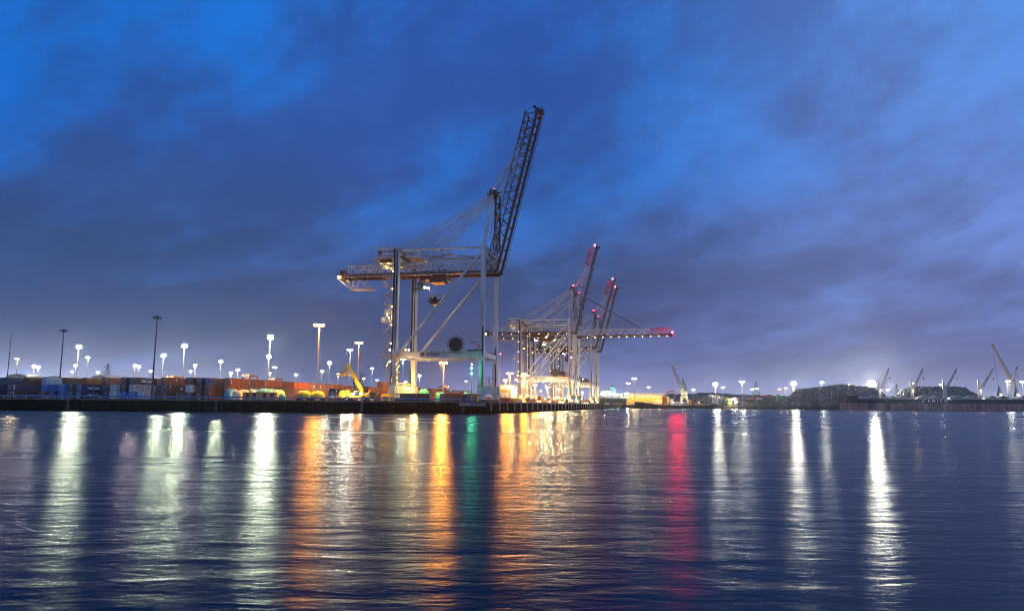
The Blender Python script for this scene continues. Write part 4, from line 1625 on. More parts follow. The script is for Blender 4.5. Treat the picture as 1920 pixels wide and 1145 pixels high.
# reach stacker
th = thing('reach_stacker', 'yellow reach stacker with its boom raised to the left and a spreader on the end', 'reach stacker', gx(668, 260))
mb = MB()
mb.bx(-4.2, 4.0, -1.5, 1.5, .75, 1.7)
mb.bx(1.4, 4.3, -1.6, 1.6, 1.5, 2.5)
mb.bx(-4.4, -3.4, -1.9, 1.9, .9, 1.5)
mb.prism([(1.0, 1.6), (2.6, 1.6), (2.2, 3.6), (1.5, 3.6)], -.9, .9)
mb.build('chassis', YELLOW, th)
mb = MB()
mb.bar((2.0, 0, 3.3), (-1.6, 0, 9.2), 1.0, 1.3)
mb.bar((-1.2, 0, 8.6), (-3.6, 0, 12.6), .8, 1.0)
mb.bar((-3.4, 0, 12.2), (-4.3, 0, 10.3), .7, .9)
mb.build('boom', YELLOW, th)
mb = MB()
mb.tube((-1.2, .7, 1.8), (-1.0, .7, 7.6), .2, n=8)
mb.tube((-1.2, -.7, 1.8), (-1.0, -.7, 7.6), .2, n=8)
mb.bar((.2, .55, 6.2), (1.0, .55, 6.9), .5)
mb.build('lift_cylinder', DARK, th)
mb = MB()
mb.bx(-7.0, -2.9, -1.2, -.9, 8.6, 9.0)
mb.bx(-7.0, -2.9, 4.4, 4.7, 8.6, 9.0)
mb.bx(-7.2, -6.8, -1.2, 4.7, 8.6, 9.0)
mb.bx(-3.3, -2.9, -1.2, 4.7, 8.6, 9.0)
mb.bx(-6.6, -3.4, -.6, .6, 9.5, 10.0)
mb.bar((-5, -.4, 9), (-5, 0, 9.6), .5)
mb.bar((-4.5, .2, 8.9), (-4.3, 0, 10.4), .5)
mb.build('spreader', YELLOW, th)
mb = MB()
for x in (-6, -3.6):
    mb.bar((x + .2, -1, 8.6), (x + (.25 if x < -5 else -.2), -1, 4.6), .16)
mb.build('piggyback_arm', mat('rusty_arm', (.13, .05, .03), .6, 0, .3, .6), th)
mb = MB()
mb.bx(-.6, .9, -.9, .9, 1.7, 3.1)
mb.build('cab', GLASS, th)
MB().bx(-.7, 1.0, -1, 1, 3.1, 3.25).build('cab_roof', YELLOW, th)
add_wheels(th, [(-2.9, -1.6, .85), (-2.9, 1.6, .85), (2.8, -1.5, .8), (2.8, 1.5, .8)], .85, .7)
for x in (-.9, 1.8):
    MB().ball((x, -1.65, 2.35), .33).build('headlight', E_WHITE, th)
    lamp(th, (x - 3, -3.6, 3.2), 'warm', 1500, .2)


def terminal_truck(px, Y, cabm, label, rz=0.0, trailer=9.0, lights=True, tm=None):
    """cab-over tractor nose towards -y with a skeletal trailer behind"""
    th = thing('truck', label, 'truck', gx(px, Y), rz, 'trucks at the terminal')
    mb = MB()
    mb.prism([(-1.22, .75), (1.22, .75), (1.22, 3.35), (1.05, 3.6), (-1.05, 3.6), (-1.22, 3.35)], -2.0, .1)
    mb.bx(-1.1, 1.1, -2.12, -2.0, .55, .95)
    mb.bx(-1.0, 1.0, -1.9, -.2, 3.6, 4.0)
    mb.bx(-1.5, -1.28, -2.05, -1.85, 1.9, 2.6)
    mb.bx(1.28, 1.5, -2.05, -1.85, 1.9, 2.6)
    mb.build('cab', cabm, th)
    MB().bx(-1.05, 1.05, -2.04, -1.98, 1.95, 2.95).build('windscreen', GLASS, th)
    MB().bx(-.85, .85, -2.05, -2.0, 1.1, 1.6).build('grille', DARK, th)
    mb = MB()
    mb.bx(-.5, .5, -1.2, trailer + 1, .75, .98)
    mb.bx(-1.22, 1.22, 1.0, 1.2, .98, 1.2)
    mb.bx(-1.22, 1.22, trailer + .7, trailer + .9, .98, 1.2)
    mb.bx(-.5, -.3, 1, trailer + .9, .95, 1.2)
    mb.bx(.3, .5, 1, trailer + .9, .95, 1.2)
    mb.build('chassis', tm or ORANGEP, th)
    add_wheels(th, [(sx_ * 1.0, y, .5) for sx_ in (-1, 1) for y in (-1.2, 1.5, trailer - .8, trailer + .4)], .5, .34, 'x')
    for x in (-.85, .85):
        o = MB().bx(x - .18, x + .18, -2.16, -2.1, .72, .98).build('headlight', E_WHITE if lights else STEEL, th)
    if lights:
        lamp(th, (0, -2.6, 1), 'white', 160, .2)
    return th


terminal_truck(624, 256, mat('truck_dark_blue', (.02, .022, .07), .35, .1, .15, .5), 'dark blue cab-over truck facing the water, left of the reach stacker', .12)
terminal_truck(697, 266, YELLOW, 'yellow truck parked before the tall orange container stack', .3, lights=False)
terminal_truck(930, 300, mat('truck_white', (.6, .6, .58), .4, 0, .15, .5), 'white truck beneath the waterside legs of the big crane', RA + math.pi, tm=REDP)
TT = [(1012, 415, 'orange', 'orange-cabbed truck between the big crane and the second crane'),
      (1030, 455, 'white', 'white-cabbed truck just short of the second crane'),
      (1055, 500, 'yellow', 'yellow-cabbed truck among the legs of the second crane'),
      (1084, 565, 'white', 'white-cabbed truck between the middle cranes and the far ones'),
      (1100, 600, 'orange', 'orange-cabbed truck just before the two far cranes')]
for px, Y, c_, lab in TT:
    terminal_truck(px, Y, {'orange': ORANGEP, 'white': MATS['truck_white'], 'yellow': YELLOW}[c_], lab, RA, tm=REDP)


def straddle(px, py, H, label, m_, rz=RA, Y=None):
    if Y is None:
        lo, hi = 100.0, 1500.0
        for _ in range(40):
            Y = (lo + hi) / 2
            if at(px, py, Y).z > GZ + H:
                hi = Y
            else:
                lo = Y
    th = thing('straddle_carrier', label, 'straddle carrier', gx(px, Y), rz, 'straddle carriers in the yard')
    mb = MB()
    for x in (-2.2, 2.2):
        for y in (-4.2, 4.2):
            mb.bx(x - .3, x + .3, y - .35, y + .35, 1.2, H - 1.2)
        mb.bx(x - .45, x + .45, -5.2, 5.2, .9, 1.7)
        mb.bx(x - .4, x + .4, -4.8, 4.8, H - 1.5, H - .7)
    for y in (-4.2, 4.2):
        mb.bx(-2.2, 2.2, y - .35, y + .35, H - 1.5, H - .8)
    mb.build('frame', m_, th)
    MB().bx(-2.3, 2.3, -3.6, 1.4, H - .7, H).build('engine_deck', WHITEP, th)
    MB().prism([(-1.9, H - 3.6), (-.4, H - 3.6), (-.4, H - 1.6), (-1.9, H - 1.6)], -5.6, -4.0).build('cab', GLASS, th)
    MB().bx(-1.25, 1.25, -3.2, 3.2, H - 3.2, H - 2.7).build('spreader', YELLOW, th)
    add_wheels(th, [(x, y, .7) for x in (-2.2, 2.2) for y in (-4.2, -1.5, 1.5, 4.2)], .7, .45, 'x')
    for x in (-1.8, 1.8):
        MB().bx(x - .25, x + .25, -4.75, -4.55, H - 1.3, H - .9).build('floodlight', E_WARM, th)
    lamp(th, (0, -5.6, H - 1.6), 'warm', 700, .3)
    return th


SORG = mat('straddle_orange_red', (.55, .10, .03), .5, 0, .2, .5)
straddle(466, 701, 15.5, 'orange and white straddle carrier above the start of the orange container wall', SORG)
straddle(514, 707, 14.5, 'orange straddle carrier with cream deck, right foot of the tallest white mast', SORG)
straddle(831, 722, 15.0, 'orange straddle carrier seen under the portal of the big crane', SORG, rz=RA + .9)
straddle(325, 703, 14.5, 'orange straddle carrier peeping over the rust-red containers on the left', SORG)
straddle(1000, 728, 13.0, 'white straddle carrier behind the tent, right of the sodium masts', WHITEP)

# ================================================================ sheds and clutter behind the big crane
CLADO = mat('shed_orange_band', (.5, .2, .06), .6, 0, .2, .3)
CLADW = mat('shed_white_cladding', (.7, .68, .62), .6, 0, .15, .3, streak=True)
CLADG = mat('shed_grey_wall', (.30, .28, .27), .7, 0, .2, .3)
ROOFM = mat('shed_roof_sheet', (.42, .40, .34), .55, .1, .25, .2)


def shed(name, px0, px1, Y0, H, depth, label, rz=RA, wallm=CLADW, band=None, ridge=2.5):
    p0, p1 = gx(px0, Y0), gx(px1, Y0)
    L = (p1 - p0).length
    th = thing(name, label, 'shed', p0, rz)
    mb = MB()
    mb.bx(0, L, 0, depth, 0, H)
    mb.build('wall', wallm, th)
    mb = MB()
    n_ = 5
    mb.prism([(-.4, H + .02), (L + .4, H + .02), (L / 2, H + ridge)], -.5, depth + .5)
    mb.build('roof', ROOFM, th)
    if band:
        MB().bx(.2, L - .2, -.12, -.01, H * .45, H * .72).build('painted_band', band, th)
        MB().bx(.2, L - .2, -.13, -.01, .1, H * .43).build('door', CLADG, th)
        lettering('THE SHED', .1, LETTER, th, Matrix.Translation((L * .5, -.2, 1)) @ FRONT) if False else None
    return th


th = thing('warehouse', 'shed with an orange band and brightly lit white end, right of the big crane legs', 'warehouse', gx(936, 470), 0)
L1 = 7.0
mb = MB()
mb.bx(0, 7.4, 0, 30, 0, 11)
mb.prism([(7.4, 0), (11.2, 0), (11.2, 10.0), (7.4, 11)], 0, 30)
mb.build('wall', CLADW, th)
MB().bx(-.3, 11.5, -.4, 30.4, 11.02, 11.3).build('roof', ROOFM, th)
MB().bx(.9, 7.2, -.14, -.01, 6.6, 8.6).build('painted_band', CLADO, th)
MB().bx(.9, 7.2, -.16, -.01, 2.6, 6.4).build('door', CLADG, th)
MB().bx(0, .8, -.2, -.01, 3, 10.6).build('corner_panel', mat('lime_panel', (.25, .5, .05), .5, 0, .2, .4), th)
m2 = MB()
m2.disc((4.0, -.2, 5.2), .75, 12, t=.06)
m2.bx(2.8, 5.2, -.22, -.17, 5.0, 5.4)
m2.build('emblem', LETTER, th)
lamp(th, (8, -5, 9), 'warm', 4500, .4)
o = MB().prism([(-5, 0), (5, 0), (0, 4.2)], -4, 4).build('gable_tent', mat('tent_canvas', (.6, .55, .42), .7, 0, .15, .5), None, False, gx(976, 440) + Vector((0, 0, .02)))
tag(o, 'pale pointed canvas tent right of the orange-banded shed', 'tent')
# crawler crane with a thin lattice jib
q0, q1 = gx(931, 430), at(938, 665, 430)
th = thing('crawler_crane', 'slender lattice-jib crane with a small red lamp on its tip, right of the big crane', 'crane', q0)
J = q1 - q0
mb = MB()
for a, b_ in ((-.5, -.5), (.5, -.5), (.5, .5), (-.5, .5)):
    mb.bar((1 + a, b_, 2.5), J + Vector((a * .3, b_ * .3, 0)), .12)
for k in range(22):
    s0, s1 = k / 22, (k + 1) / 22
    c0, c1 = Vector((1, 0, 2.5)).lerp(J, s0), Vector((1, 0, 2.5)).lerp(J, s1)
    w0, w1_ = .5 * (1 - .7 * s0), .5 * (1 - .7 * s1)
    mb.bar(c0 + Vector((-w0, -w0, 0)), c1 + Vector((w1_, -w1_, 0)), .08)
mb.build('jib', mat('jib_tan', (.42, .30, .16), .5, 0, .2, .5), th)
mb = MB().bx(-3, 1.8, -1.6, 1.6, 1.3, 3.4).bx(-2.5, 2.5, -2.3, -1.4, 0, 1.2).bx(-2.5, 2.5, 1.4, 2.3, 0, 1.2)
mb.build('carrier', REDP, th)
MB().ball(J + Vector((0, 0, .5)), .35).build('obstruction_lamp', E_RED, th)
# drums, crates and barriers under the cranes
dm = MB().tube((0, -.5, 1.1), (0, .5, 1.1), .55, n=16).tube((0, -.6, 1.1), (0, -.48, 1.1), 1.1, n=20).tube((0, .48, 1.1), (0, .6, 1.1), 1.1, n=20).mesh('cable_drum', mat('drum_wood', (.42, .27, .16), .8, 0, .3, .7))
for px, Y, lab in ((990, 330, 'wooden cable drum on the quay edge right of the big crane'), (1000, 372, 'wooden cable drum further along the quay edge')):
    tag(obj('cable_drum', dm, None, gx(px, Y)), lab, 'cable drum', 'cable drums on the quay')
cm1 = MB().bx(-1.1, 1.1, -.8, .8, .12, 1.5).bx(-1.15, 1.15, -.85, .85, 1.5, 1.6).bx(-1.1, -.8, -.8, .8, 0, .12).bx(.8, 1.1, -.8, .8, 0, .12)
for k in range(4):
    cm1.bx(-1.05 + k * .62, -.95 + k * .62, -.86, -.8, .15, 1.5)
cme = cm1.mesh('equipment_crate', PANEL)
CR = [(725, 262, 'yellow', 'yellow equipment crate at the landside foot of the big crane, left one'),
      (733, 264, 'yellow', 'yellow equipment crate at the landside foot of the big crane, right one'),
      (899, 262, 'yellow', 'yellow crate at the waterside foot of the big crane'),
      (941, 290, 'orange', 'orange crate on the quay just right of the big crane'),
      (949, 300, 'taupe', 'brown crate on the quay right of an orange crate'),
      (957, 322, 'orange', 'orange crate on the quay below the double sodium mast'),
      (966, 330, 'yellow', 'yellow crate on the quay right of the double sodium mast'),
      (975, 345, 'white', 'white crate on the quay below the shorter sodium mast'),
      (1018, 408, 'yellow', 'yellow crate on the quay edge short of the second crane'),
      (1036, 440, 'orange', 'orange crate on the quay edge beside the second crane'),
      (1094, 560, 'yellow', 'yellow crate on the quay edge past the middle cranes')]
for px, Y, cn, lab in CR:
    o = obj('equipment_crate', cme, None, gx(px, Y), random.uniform(-.4, .4))
    o.color = (*PAL[cn], 1)
    tag(o, lab, 'crate', 'equipment crates on the quay')
# low pale sheds beyond the left containers
for px0, px1, py, H, lab in ((7, 45, 701, 11, 'pale cream shed with a low ridge at the far left, behind the containers'),
                             (70, 125, 705, 10, 'long low cream shed behind the first tall unlit mast'),
                             (168, 196, 703, 10, 'low cream shed roof left of the lattice pylon')):
    Yq = 640
    p0, p1 = gx(px0, Yq), gx(px1, Yq)
    H = at(px0, py, Yq).z - GZ - 1.5
    L = (p1 - p0).length
    th = thing('warehouse', lab, 'warehouse', p0, 0)
    MB().bx(0, L, 0, 30, 0, H).build('wall', mat('shed_cream', (.55, .48, .36), .7, 0, .15, .2), th)
    MB().prism([(-.5, H + .02), (L + .5, H + .02), (L * .5, H + 2.0)], -.5, 30.5).build('roof', ROOFM, th)

for px, Y, cl_, lab in ((1003, 392, 'orange', 'low orange floodlight post on the quay, left of the second crane'),
                        (1026, 436, 'amber', 'low yellow floodlight post on the quay beside the second crane'),
                        (1048, 480, 'orange', 'low orange floodlight post among the second crane legs'),
                        (1092, 585, 'amber', 'low yellow floodlight post short of the two far cranes'),
                        (948, 312, 'orange', 'low orange floodlight post just right of the big crane')):
    q = gx(px, Y)
    p_ = Vector((q.x, Y, GZ + 9))
    c_ = MR.transposed() @ (p_ - Vector((0, 0, ZC)))
    mast(px, CY - F * c_.y / -c_.z, 'flood', cl_, lab, 'floodlight', Y=Y, power=6500, group='low floodlights on the quay', sz=.9)
# ================================================================ far shore
def pxm(Y):
    return Y / 1400.0


def zat(px, py, Y):
    return at(px, py, Y).z


# wooded hills
mb = MB()
vs, fs = [], []
nx, ny = 260, 9
for j in range(ny):
    for i in range(nx):
        px = 560 + (2300 - 560) * i / (nx - 1)
        Y = 2500 + j * 70
        prof = 20 + 17 * math.exp(-((px - 1430) / 170.0) ** 2) + 13 * math.exp(-((px - 1270) / 90.0) ** 2) + 6 * math.sin(px / 97.0) - 10 * math.exp(-((px - 1800) / 260.0) ** 2)
        prof *= .35 + .65 * min(1, max(0, (px - 940) / 140.0))
        f = math.sin(math.pi * .5 * min(1, j / 5.0))
        X = (px - CX) / F * Y
        hgt = prof * f + (9 * mnoise.fractal(Vector((X * .022, Y * .02, 1)), 1.0, 2.1, 5) + 5 * mnoise.noise(Vector((X * .09, Y * .05, 3)))) * f
        vs.append((X, Y, GZ + max(0, hgt)))
for j in range(ny - 1):
    for i in range(nx - 1):
        a = j * nx + i
        fs.append((a, a + 1, a + nx + 1, a + nx))
mb.add(vs, fs)
tag(mb.build('hills', mat('wooded_hill', (.035, .05, .028), .9, 0, .6, .035), None, True), kind='structure', label='low wooded hills beyond the docks', cat='hills')

# trees along the far shore
LEAF = mat('tree_foliage', (.035, .055, .022), .8, 0, .5, .7)
BARK = mat('tree_bark', (.05, .04, .03), .9, 0, .3, .8)
for i in range(14):
    px = [1306, 1318, 1352, 1364, 1378, 1402, 1434, 1448, 1470, 990, 1005, 1030, 1044, 1060][i]
    Y = random.uniform(1150, 1350)
    hgt = random.uniform(9, 14)
    th = thing('tree', 'dark bushy tree on the far shore, %s of a loose row, counted from the left' % ORD[[9, 10, 11, 12, 13, 14, 15, 16, 17, 0, 1, 2, 3, 4][i] if i > 8 else i + 5], 'tree', gx(px, Y), 0, 'trees on the far shore')
    MB().tube((0, 0, 0), (.3, 0, hgt * .55), .35, .15, 7).bar((0, 0, hgt * .4), (1.5, .4, hgt * .7), .15).bar((0, 0, hgt * .4), (-1.4, -.4, hgt * .72), .15).build('trunk', BARK, th)
    mb = MB()
    for k in range(260):
        u = Vector((random.gauss(0, 1), random.gauss(0, 1), random.gauss(0, 1))).normalized() * random.uniform(.35, 1.0)
        c = Vector((u.x * hgt * .40, u.y * hgt * .40, hgt * .68 + u.z * hgt * .34))
        s_ = random.uniform(.35, .8)
        rot = Euler((random.uniform(0, 6), random.uniform(0, 6), 0)).to_matrix()
        mb.add([c + rot @ Vector(q) for q in ((-s_, -s_ * .6, 0), (s_, -s_ * .6, .1), (s_, s_ * .6, 0), (-s_, s_ * .6, .1))], [(0, 1, 2, 3)])
    mb.build('crown', LEAF, th)

# scrap heaps
SCRAP = bpy.data.materials.new('scrap_metal')
SCRAP.use_nodes = True
t = NT(SCRAP.node_tree)
b = SCRAP.node_tree.nodes['Principled BSDF']
tc = t.new('ShaderNodeTexCoord')
n1 = t.noise(tc.outputs['Object'], .35, 5, .7)
n2 = t.noise(tc.outputs['Object'], 1.1, 2, .6)
vor = t.new('ShaderNodeTexVoronoi')
t.l.new(tc.outputs['Object'], vor.inputs['Vector'])
vor.inputs['Scale'].default_value = .85
c1 = t.ramp(n1.outputs[0], [(.25, (.04, .034, .028)), (.5, (.12, .095, .07)), (.8, (.24, .19, .13))])
spk = t.step(vor.outputs['Color'], .72, .90)
c2 = t.mix(spk, c1, (.34, .32, .27))
t.l.new(c2, b.inputs['Base Color'])
b.inputs['Roughness'].default_value = .6
b.inputs['Metallic'].default_value = .25


def heap(px_pts, Y, depth, label, seed, rough=1.9, m_=SCRAP, base=GZ):
    """mound whose crest follows the given profile at its own depth"""
    x0, x1 = gx(px_pts[0][0], Y).x, gx(px_pts[-1][0], Y).x
    nx = int((x1 - x0) / 1.0) + 2
    ny = int(depth / 1.6) + 2
    prof = [(gx(px, Y).x, max(0.1, zat(px, py, Y) - base)) for px, py in px_pts]

    def ph(x):
        for (a, ha), (b_, hb) in zip(prof, prof[1:]):
            if a <= x <= b_:
                k = (x - a) / (b_ - a)
                k = k * k * (3 - 2 * k) if False else k
                return ha + (hb - ha) * k
        return 0.1
    mb = MB()
    vs, fs = [], []
    for j in range(ny):
        for i in range(nx):
            x = x0 + (x1 - x0) * i / (nx - 1)
            v = j / (ny - 1)
            f = min(1.0, math.sin(math.pi * v) * 1.25) ** .8 if 0 < v < 1 else 0
            hh = ph(x)
            z = hh * f
            P = Vector((x * .16 + seed, v * depth * .16, 0))
            z += (rough * mnoise.fractal(P, 1.0, 2.0, 4) + rough * .7 * mnoise.noise(Vector((x * .75, v * depth * .75, seed))) + rough * .5 * abs(mnoise.noise(Vector((x * .33, v * depth * .4, seed + 4))))) * min(1, z / 3.0)
            vs.append((x - x0 + random.uniform(-.3, .3), (v - .5) * depth + random.uniform(-.4, .4), max(-.3, z)))
    for j in range(ny - 1):
        for i in range(nx - 1):
            a = j * nx + i
            fs.append((a, a + 1, a + nx + 1, a + nx))
    mb.add(vs, fs)
    for k in range(int((x1 - x0) * 11)):                 # loose pieces lying on the slope
        i, j = random.randrange(nx), random.randrange(1, max(2, int(ny * .6)))
        p = Vector(vs[j * nx + i])
        if p.z < .5:
            continue
        s_ = random.choice((random.uniform(.3, .9), random.uniform(.3, .9), random.uniform(.8, 1.9)))
        rot = Euler((random.uniform(0, 6), random.uniform(0, 6), random.uniform(0, 6))).to_matrix()
        mb.box(p, (s_ * 1.8, s_ * .7, s_ * .4), rot)
    o = mb.build('scrap_heap', m_, None, False, (x0, Y, base))
    tag(o, label, 'scrap heap', 'scrap heaps on the far quay')
    return o


heap([(1478, 757), (1490, 738), (1499, 731), (1520, 730), (1545, 726), (1565, 723.5), (1588, 723), (1602, 726), (1616, 726), (1632, 727), (1646, 734), (1658, 752)], 945, 60,
     'largest dark scrap heap with a flat crest, left of the brightest light', 3.1)
heap([(1676, 752), (1690, 738), (1705, 729), (1718, 726.5), (1750, 727.5), (1765, 726), (1795, 727), (1806, 731), (1820, 739), (1832, 752)], 960, 55,
     'long dark scrap heap rising behind the middle of the black ship', 7.7)
heap([(1440, 757), (1452, 752), (1462, 747), (1478, 744.5), (1492, 745), (1502, 752)], 930, 30, 'low scrap heap in front of the green material handler', 1.3)
heap([(1300, 757), (1312, 749), (1328, 742), (1340, 741.5), (1352, 745), (1366, 751), (1384, 756)], 985, 36, 'brown scrap bank behind the white tanks', 5.2, 1.0)
heap([(1384, 759), (1396, 756), (1412, 753), (1440, 754), (1462, 756), (1484, 759)], 915, 16, 'black low rubble bank along the far quay edge', 9.4, .8)

# lattice pylons with wires
GALV = mat('pylon_steel', (.10, .10, .105), .6, .3, .2, .3)


def pylon(px, py, Y, arms, label, H=None, w=None):
    H = zat(px, py, Y) - GZ
    w = w or H * .16
    th = thing('power_pylon', label, 'pylon', gx(px, Y), 0, 'lattice power pylons')
    mb = MB()
    def hw(z):
        return w * (1 - z / H) * .9 + .45 if z < H * .6 else w * .36 * .9 * (1 - (z - H * .6) / (H * .4)) + .3
    n_ = 12
    for k in range(n_):
        z0, z1 = H * k / n_, H * (k + 1) / n_
        a, b_ = hw(z0), hw(z1)
        for sx_, sy_ in ((-1, -1), (1, -1), (1, 1), (-1, 1)):
            mb.bar((sx_ * a, sy_ * a, z0), (sx_ * b_, sy_ * b_, z1), .34)
        for sy_ in (-1, 1):
            mb.bar((-a, sy_ * a, z0), (b_, sy_ * b_, z1), .2)
            mb.bar((a, sy_ * a, z0), (-b_, sy_ * b_, z1), .2)
    tips = []
    for fz, al in arms:
        z = H * fz
        b_ = hw(z)
        for s_ in (-1, 1):
            mb.bar((s_ * b_, -b_, z), (s_ * al, 0, z + .3), .26)
            mb.bar((s_ * b_, b_, z), (s_ * al, 0, z + .3), .26)
            mb.bar((s_ * b_, 0, z + 2.6), (s_ * al, 0, z + .3), .2)
            tips.append(Vector((s_ * al, 0, z - 1.5)))
    mb.build('tower', GALV, th)
    return th, tips


pyl = [pylon(197, 681, 900, ((.60, 6.0), (.75, 7.0), (.9, 5)), 'lattice power pylon left of the tall unlit masts, behind containers'),
       pylon(1419, 714, 1150, ((.52, 7.0), (.74, 11.0)), 'lattice power pylon with long crossarms above the far containers', w=7),
       pylon(1683, 719, 1250, ((.55, 5), (.72, 6), (.88, 5)), 'lattice power pylon between the first two ship cranes'),
       pylon(917, 706, 900, ((.6, 6), (.75, 7), (.9, 5)), 'faint lattice power pylon seen beside the big crane waterside legs'),
       pylon(676, 698, 900, ((.6, 6), (.75, 7), (.9, 5)), 'faint lattice power pylon right of the tall dim pinkish mast')]
def wires(i, j, label):
    (a, ta), (b_, tb) = pyl[i], pyl[j]
    for q in range(min(len(ta), len(tb))):
        mb = MB()
        p0 = ta[q]
        p1 = Vector(b_.location) - Vector(a.location) + tb[q]
        pr_ = p0
        for k in range(1, 25):
            s_ = k / 24
            c = p0.lerp(p1, s_) - Vector((0, 0, 8 * 4 * s_ * (1 - s_)))
            mb.bar(pr_, c, .09)
            pr_ = c
        mb.build('wire', GALV, a)


wires(0, 4, '')
wires(1, 2, '')

# ---------------------------------------------------------------- white vessel on the far side
Yv = 930
S = pxm(Yv)
th = thing('ferry', 'brightly lit white ship with teal funnel and dark green hull behind the quay', 'ship', gx(1124, Yv))
xm = lambda px: (px - 1124) * S
zm = lambda py, px=1150: zat(px, py, Yv) - GZ
mb = MB()
def hull_plan(mb, x0, x1, bow, half, z0, z1, flare=0.0):
    """plan outline with a pointed bow at x1, closed solid"""
    st = [(x0, .8), (x0 + (x1 - x0) * .1, 1), (x1 - bow, 1), (x1 - bow * .5, .72), (x1 - bow * .15, .28), (x1, .02)]
    k = len(st)
    vs = []
    for z, fl in ((z0, 0), (z1, flare)):
        for x, h_ in st:
            vs.append((x + fl * (1 if x > x1 - bow else 0), -half * h_, z))
        for x, h_ in reversed(st):
            vs.append((x + fl * (1 if x > x1 - bow else 0), half * h_, z))
    m_ = 2 * k
    return mb.add(vs, [tuple(range(m_ - 1, -1, -1)), tuple(range(m_, 2 * m_))] + [(i, (i + 1) % m_, m_ + (i + 1) % m_, m_ + i) for i in range(m_)])
hull_plan(mb, xm(1112), xm(1173), 12, 5, .1, zm(746), 2.2)
mb.build('hull', mat('hull_dark_green', (.035, .05, .04), .5, .1, .3, .3, rust=.2), th)
mb = MB()
zz = [zm(746), zm(740), zm(736.5), zm(732)]
mb.bx(xm(1114), xm(1160), -4.4, 4.4, zz[0], zz[1])
mb.bx(xm(1124), xm(1154), -3.8, 3.8, zz[1], zz[2])
mb.bx(xm(1127), xm(1148), -3.2, 3.2, zz[2], zz[3])
mb.bx(xm(1160), xm(1172), -2.0, 2.0, zz[0], zz[0] + 1.6)
mb.bx(xm(1156), xm(1167), -3, 3, zz[0], zz[1] + 1)
for k in range(3):
    mb.bx(xm(1113), xm(1161 - k * 7), -4.7, 4.7, zz[k + 1] - .05 if k else zz[0] + 2.4, (zz[k + 1] if k else zz[0] + 2.4) + .12)
mb.build('superstructure', WHITEP, th)
mb = MB()
for k in range(11):
    x = xm(1118) + k * 2.6
    mb.bx(x, x + 1.1, -4.46, -4.39, zz[0] + 1.2, zz[0] + 2.1)
    if 3 < k < 10:
        mb.bx(x, x + 1.2, -3.86, -3.79, zz[1] + .7, zz[1] + 1.5)
mb.build('window', GLASS, th)
mb = MB().prism([(xm(1144.5), zz[2]), (xm(1155), zz[2]), (xm(1153), zm(725)), (xm(1144.5), zm(724.5))], -2, 2)
fnl = mb.build('funnel', mat('funnel_teal', (.16, .45, .52), .5, 0, .2, .4), th)
MB().prism([(xm(1144.2), zm(724.6)), (xm(1153.3), zm(725)), (xm(1152.5), zm(723.6)), (xm(1144.5), zm(723.4))], -2.1, 2.1).build('funnel_top', DARK, fnl)
mb = MB().tube((xm(1140.6), 0, zz[2]), (xm(1140.6), 0, zm(719)), .55, .4, 8)
mb.bar((xm(1138), 0, zm(721)), (xm(1143), 0, zm(721)), .25)
mb.tube((xm(1131.5), 0, zz[3]), (xm(1131.5), 0, zm(725)), .3, .2, 8)
mb.build('mast', MASTP, th)
mb = MB().bar((xm(1160), -1, zz[0]), (xm(1167), -1, zz[1] + 2.5), .4).bar((xm(1167), -1, zz[1] + 2.5), (xm(1174), -1, zz[0] + 1.5), .3)
mb.build('derrick', GREYP, th)
MB().ball((xm(1132), -4.9, zz[0] + 1.4), 1.5, sz=.5).build('lifeboat', ORANGEP, th)
for k in range(4):
    MB().ball((xm(1120 + k * 12), -5.4, zz[1] + .4), .35).build('deck_lamp', E_WHITE, th)
    lamp(th, (xm(1120 + k * 12), -8.5, zz[1] + 2.5), 'white', 2600, .5)
# floodlight blaze beside it
mast(1175, 737, 'flood', 'white', 'short very bright floodlight between the white ship and the yellow warehouse', 'floodlight', Y=925, power=9000, group='low floodlights on the far quay')
for px, py, Y, lab in ((1371, 748.5, 930, 'low dazzling floodlight, left of the pair by the scrap jetty'), (1377, 747, 935, 'low dazzling floodlight above the scrap jetty'),
                       (1380, 753, 925, 'lowest small floodlight on the scrap jetty')):
    mast(px, py, 'flood', 'white', lab, 'floodlight', Y=Y, power=7000, group='low floodlights on the far quay')
for px, cn, L, lab in ((1134, 'yellow', 6.06, 'pale yellow container on the far quay below the white ship'),
                       (1141, 'blue', 3, 'short blue container on the far quay below the white ship'),
                       (1149, 'yellow', 12.19, 'long yellow container on the far quay below the white ship')):
    container(gx(px, 915) , FT[40] if L > 7 else FT[20], cn, lab, rz=-math.pi / 2, group='containers on the far quay')
# ---------------------------------------------------------------- yellow-lit warehouse
Yw = 960
S = pxm(Yw)
th = thing('warehouse', 'long warehouse lit bright yellow with arched windows and a pale pitched roof', 'warehouse', gx(1172, Yw))
xw = lambda px: (px - 1172) * S
zw = lambda py: zat(1210, py, Yw) - GZ
E1, Rg = zw(744.5), zw(737)
YB = mat('warehouse_yellow_brick', (.58, .42, .10), .8, 0, .2, .25)
MB().bx(0, xw(1254), 0, 22, 0, E1).build('wall', YB, th)
mb = MB()
x1 = xw(1254)
mb.add([(-.6, -.8, E1), (x1 + .6, -.8, E1), (x1 + .6, 22.8, E1), (-.6, 22.8, E1), (-.6, 11, Rg), (x1 + .6 - 5, 11, Rg)],
       [(0, 1, 5, 4), (2, 3, 4, 5), (1, 2, 5), (3, 0, 4), (3, 2, 1, 0)])
mb.build('roof', mat('pale_roof_sheet', (.5, .5, .36), .6, 0, .2, .2), th)
for k in range(5):
    MB().bx(xw(1184) + k * xw(1186), xw(1184) + k * xw(1186) + 1.4, 10.4, 11.6, Rg - .2, Rg + 1).build('roof_vent', ROOFM, th)
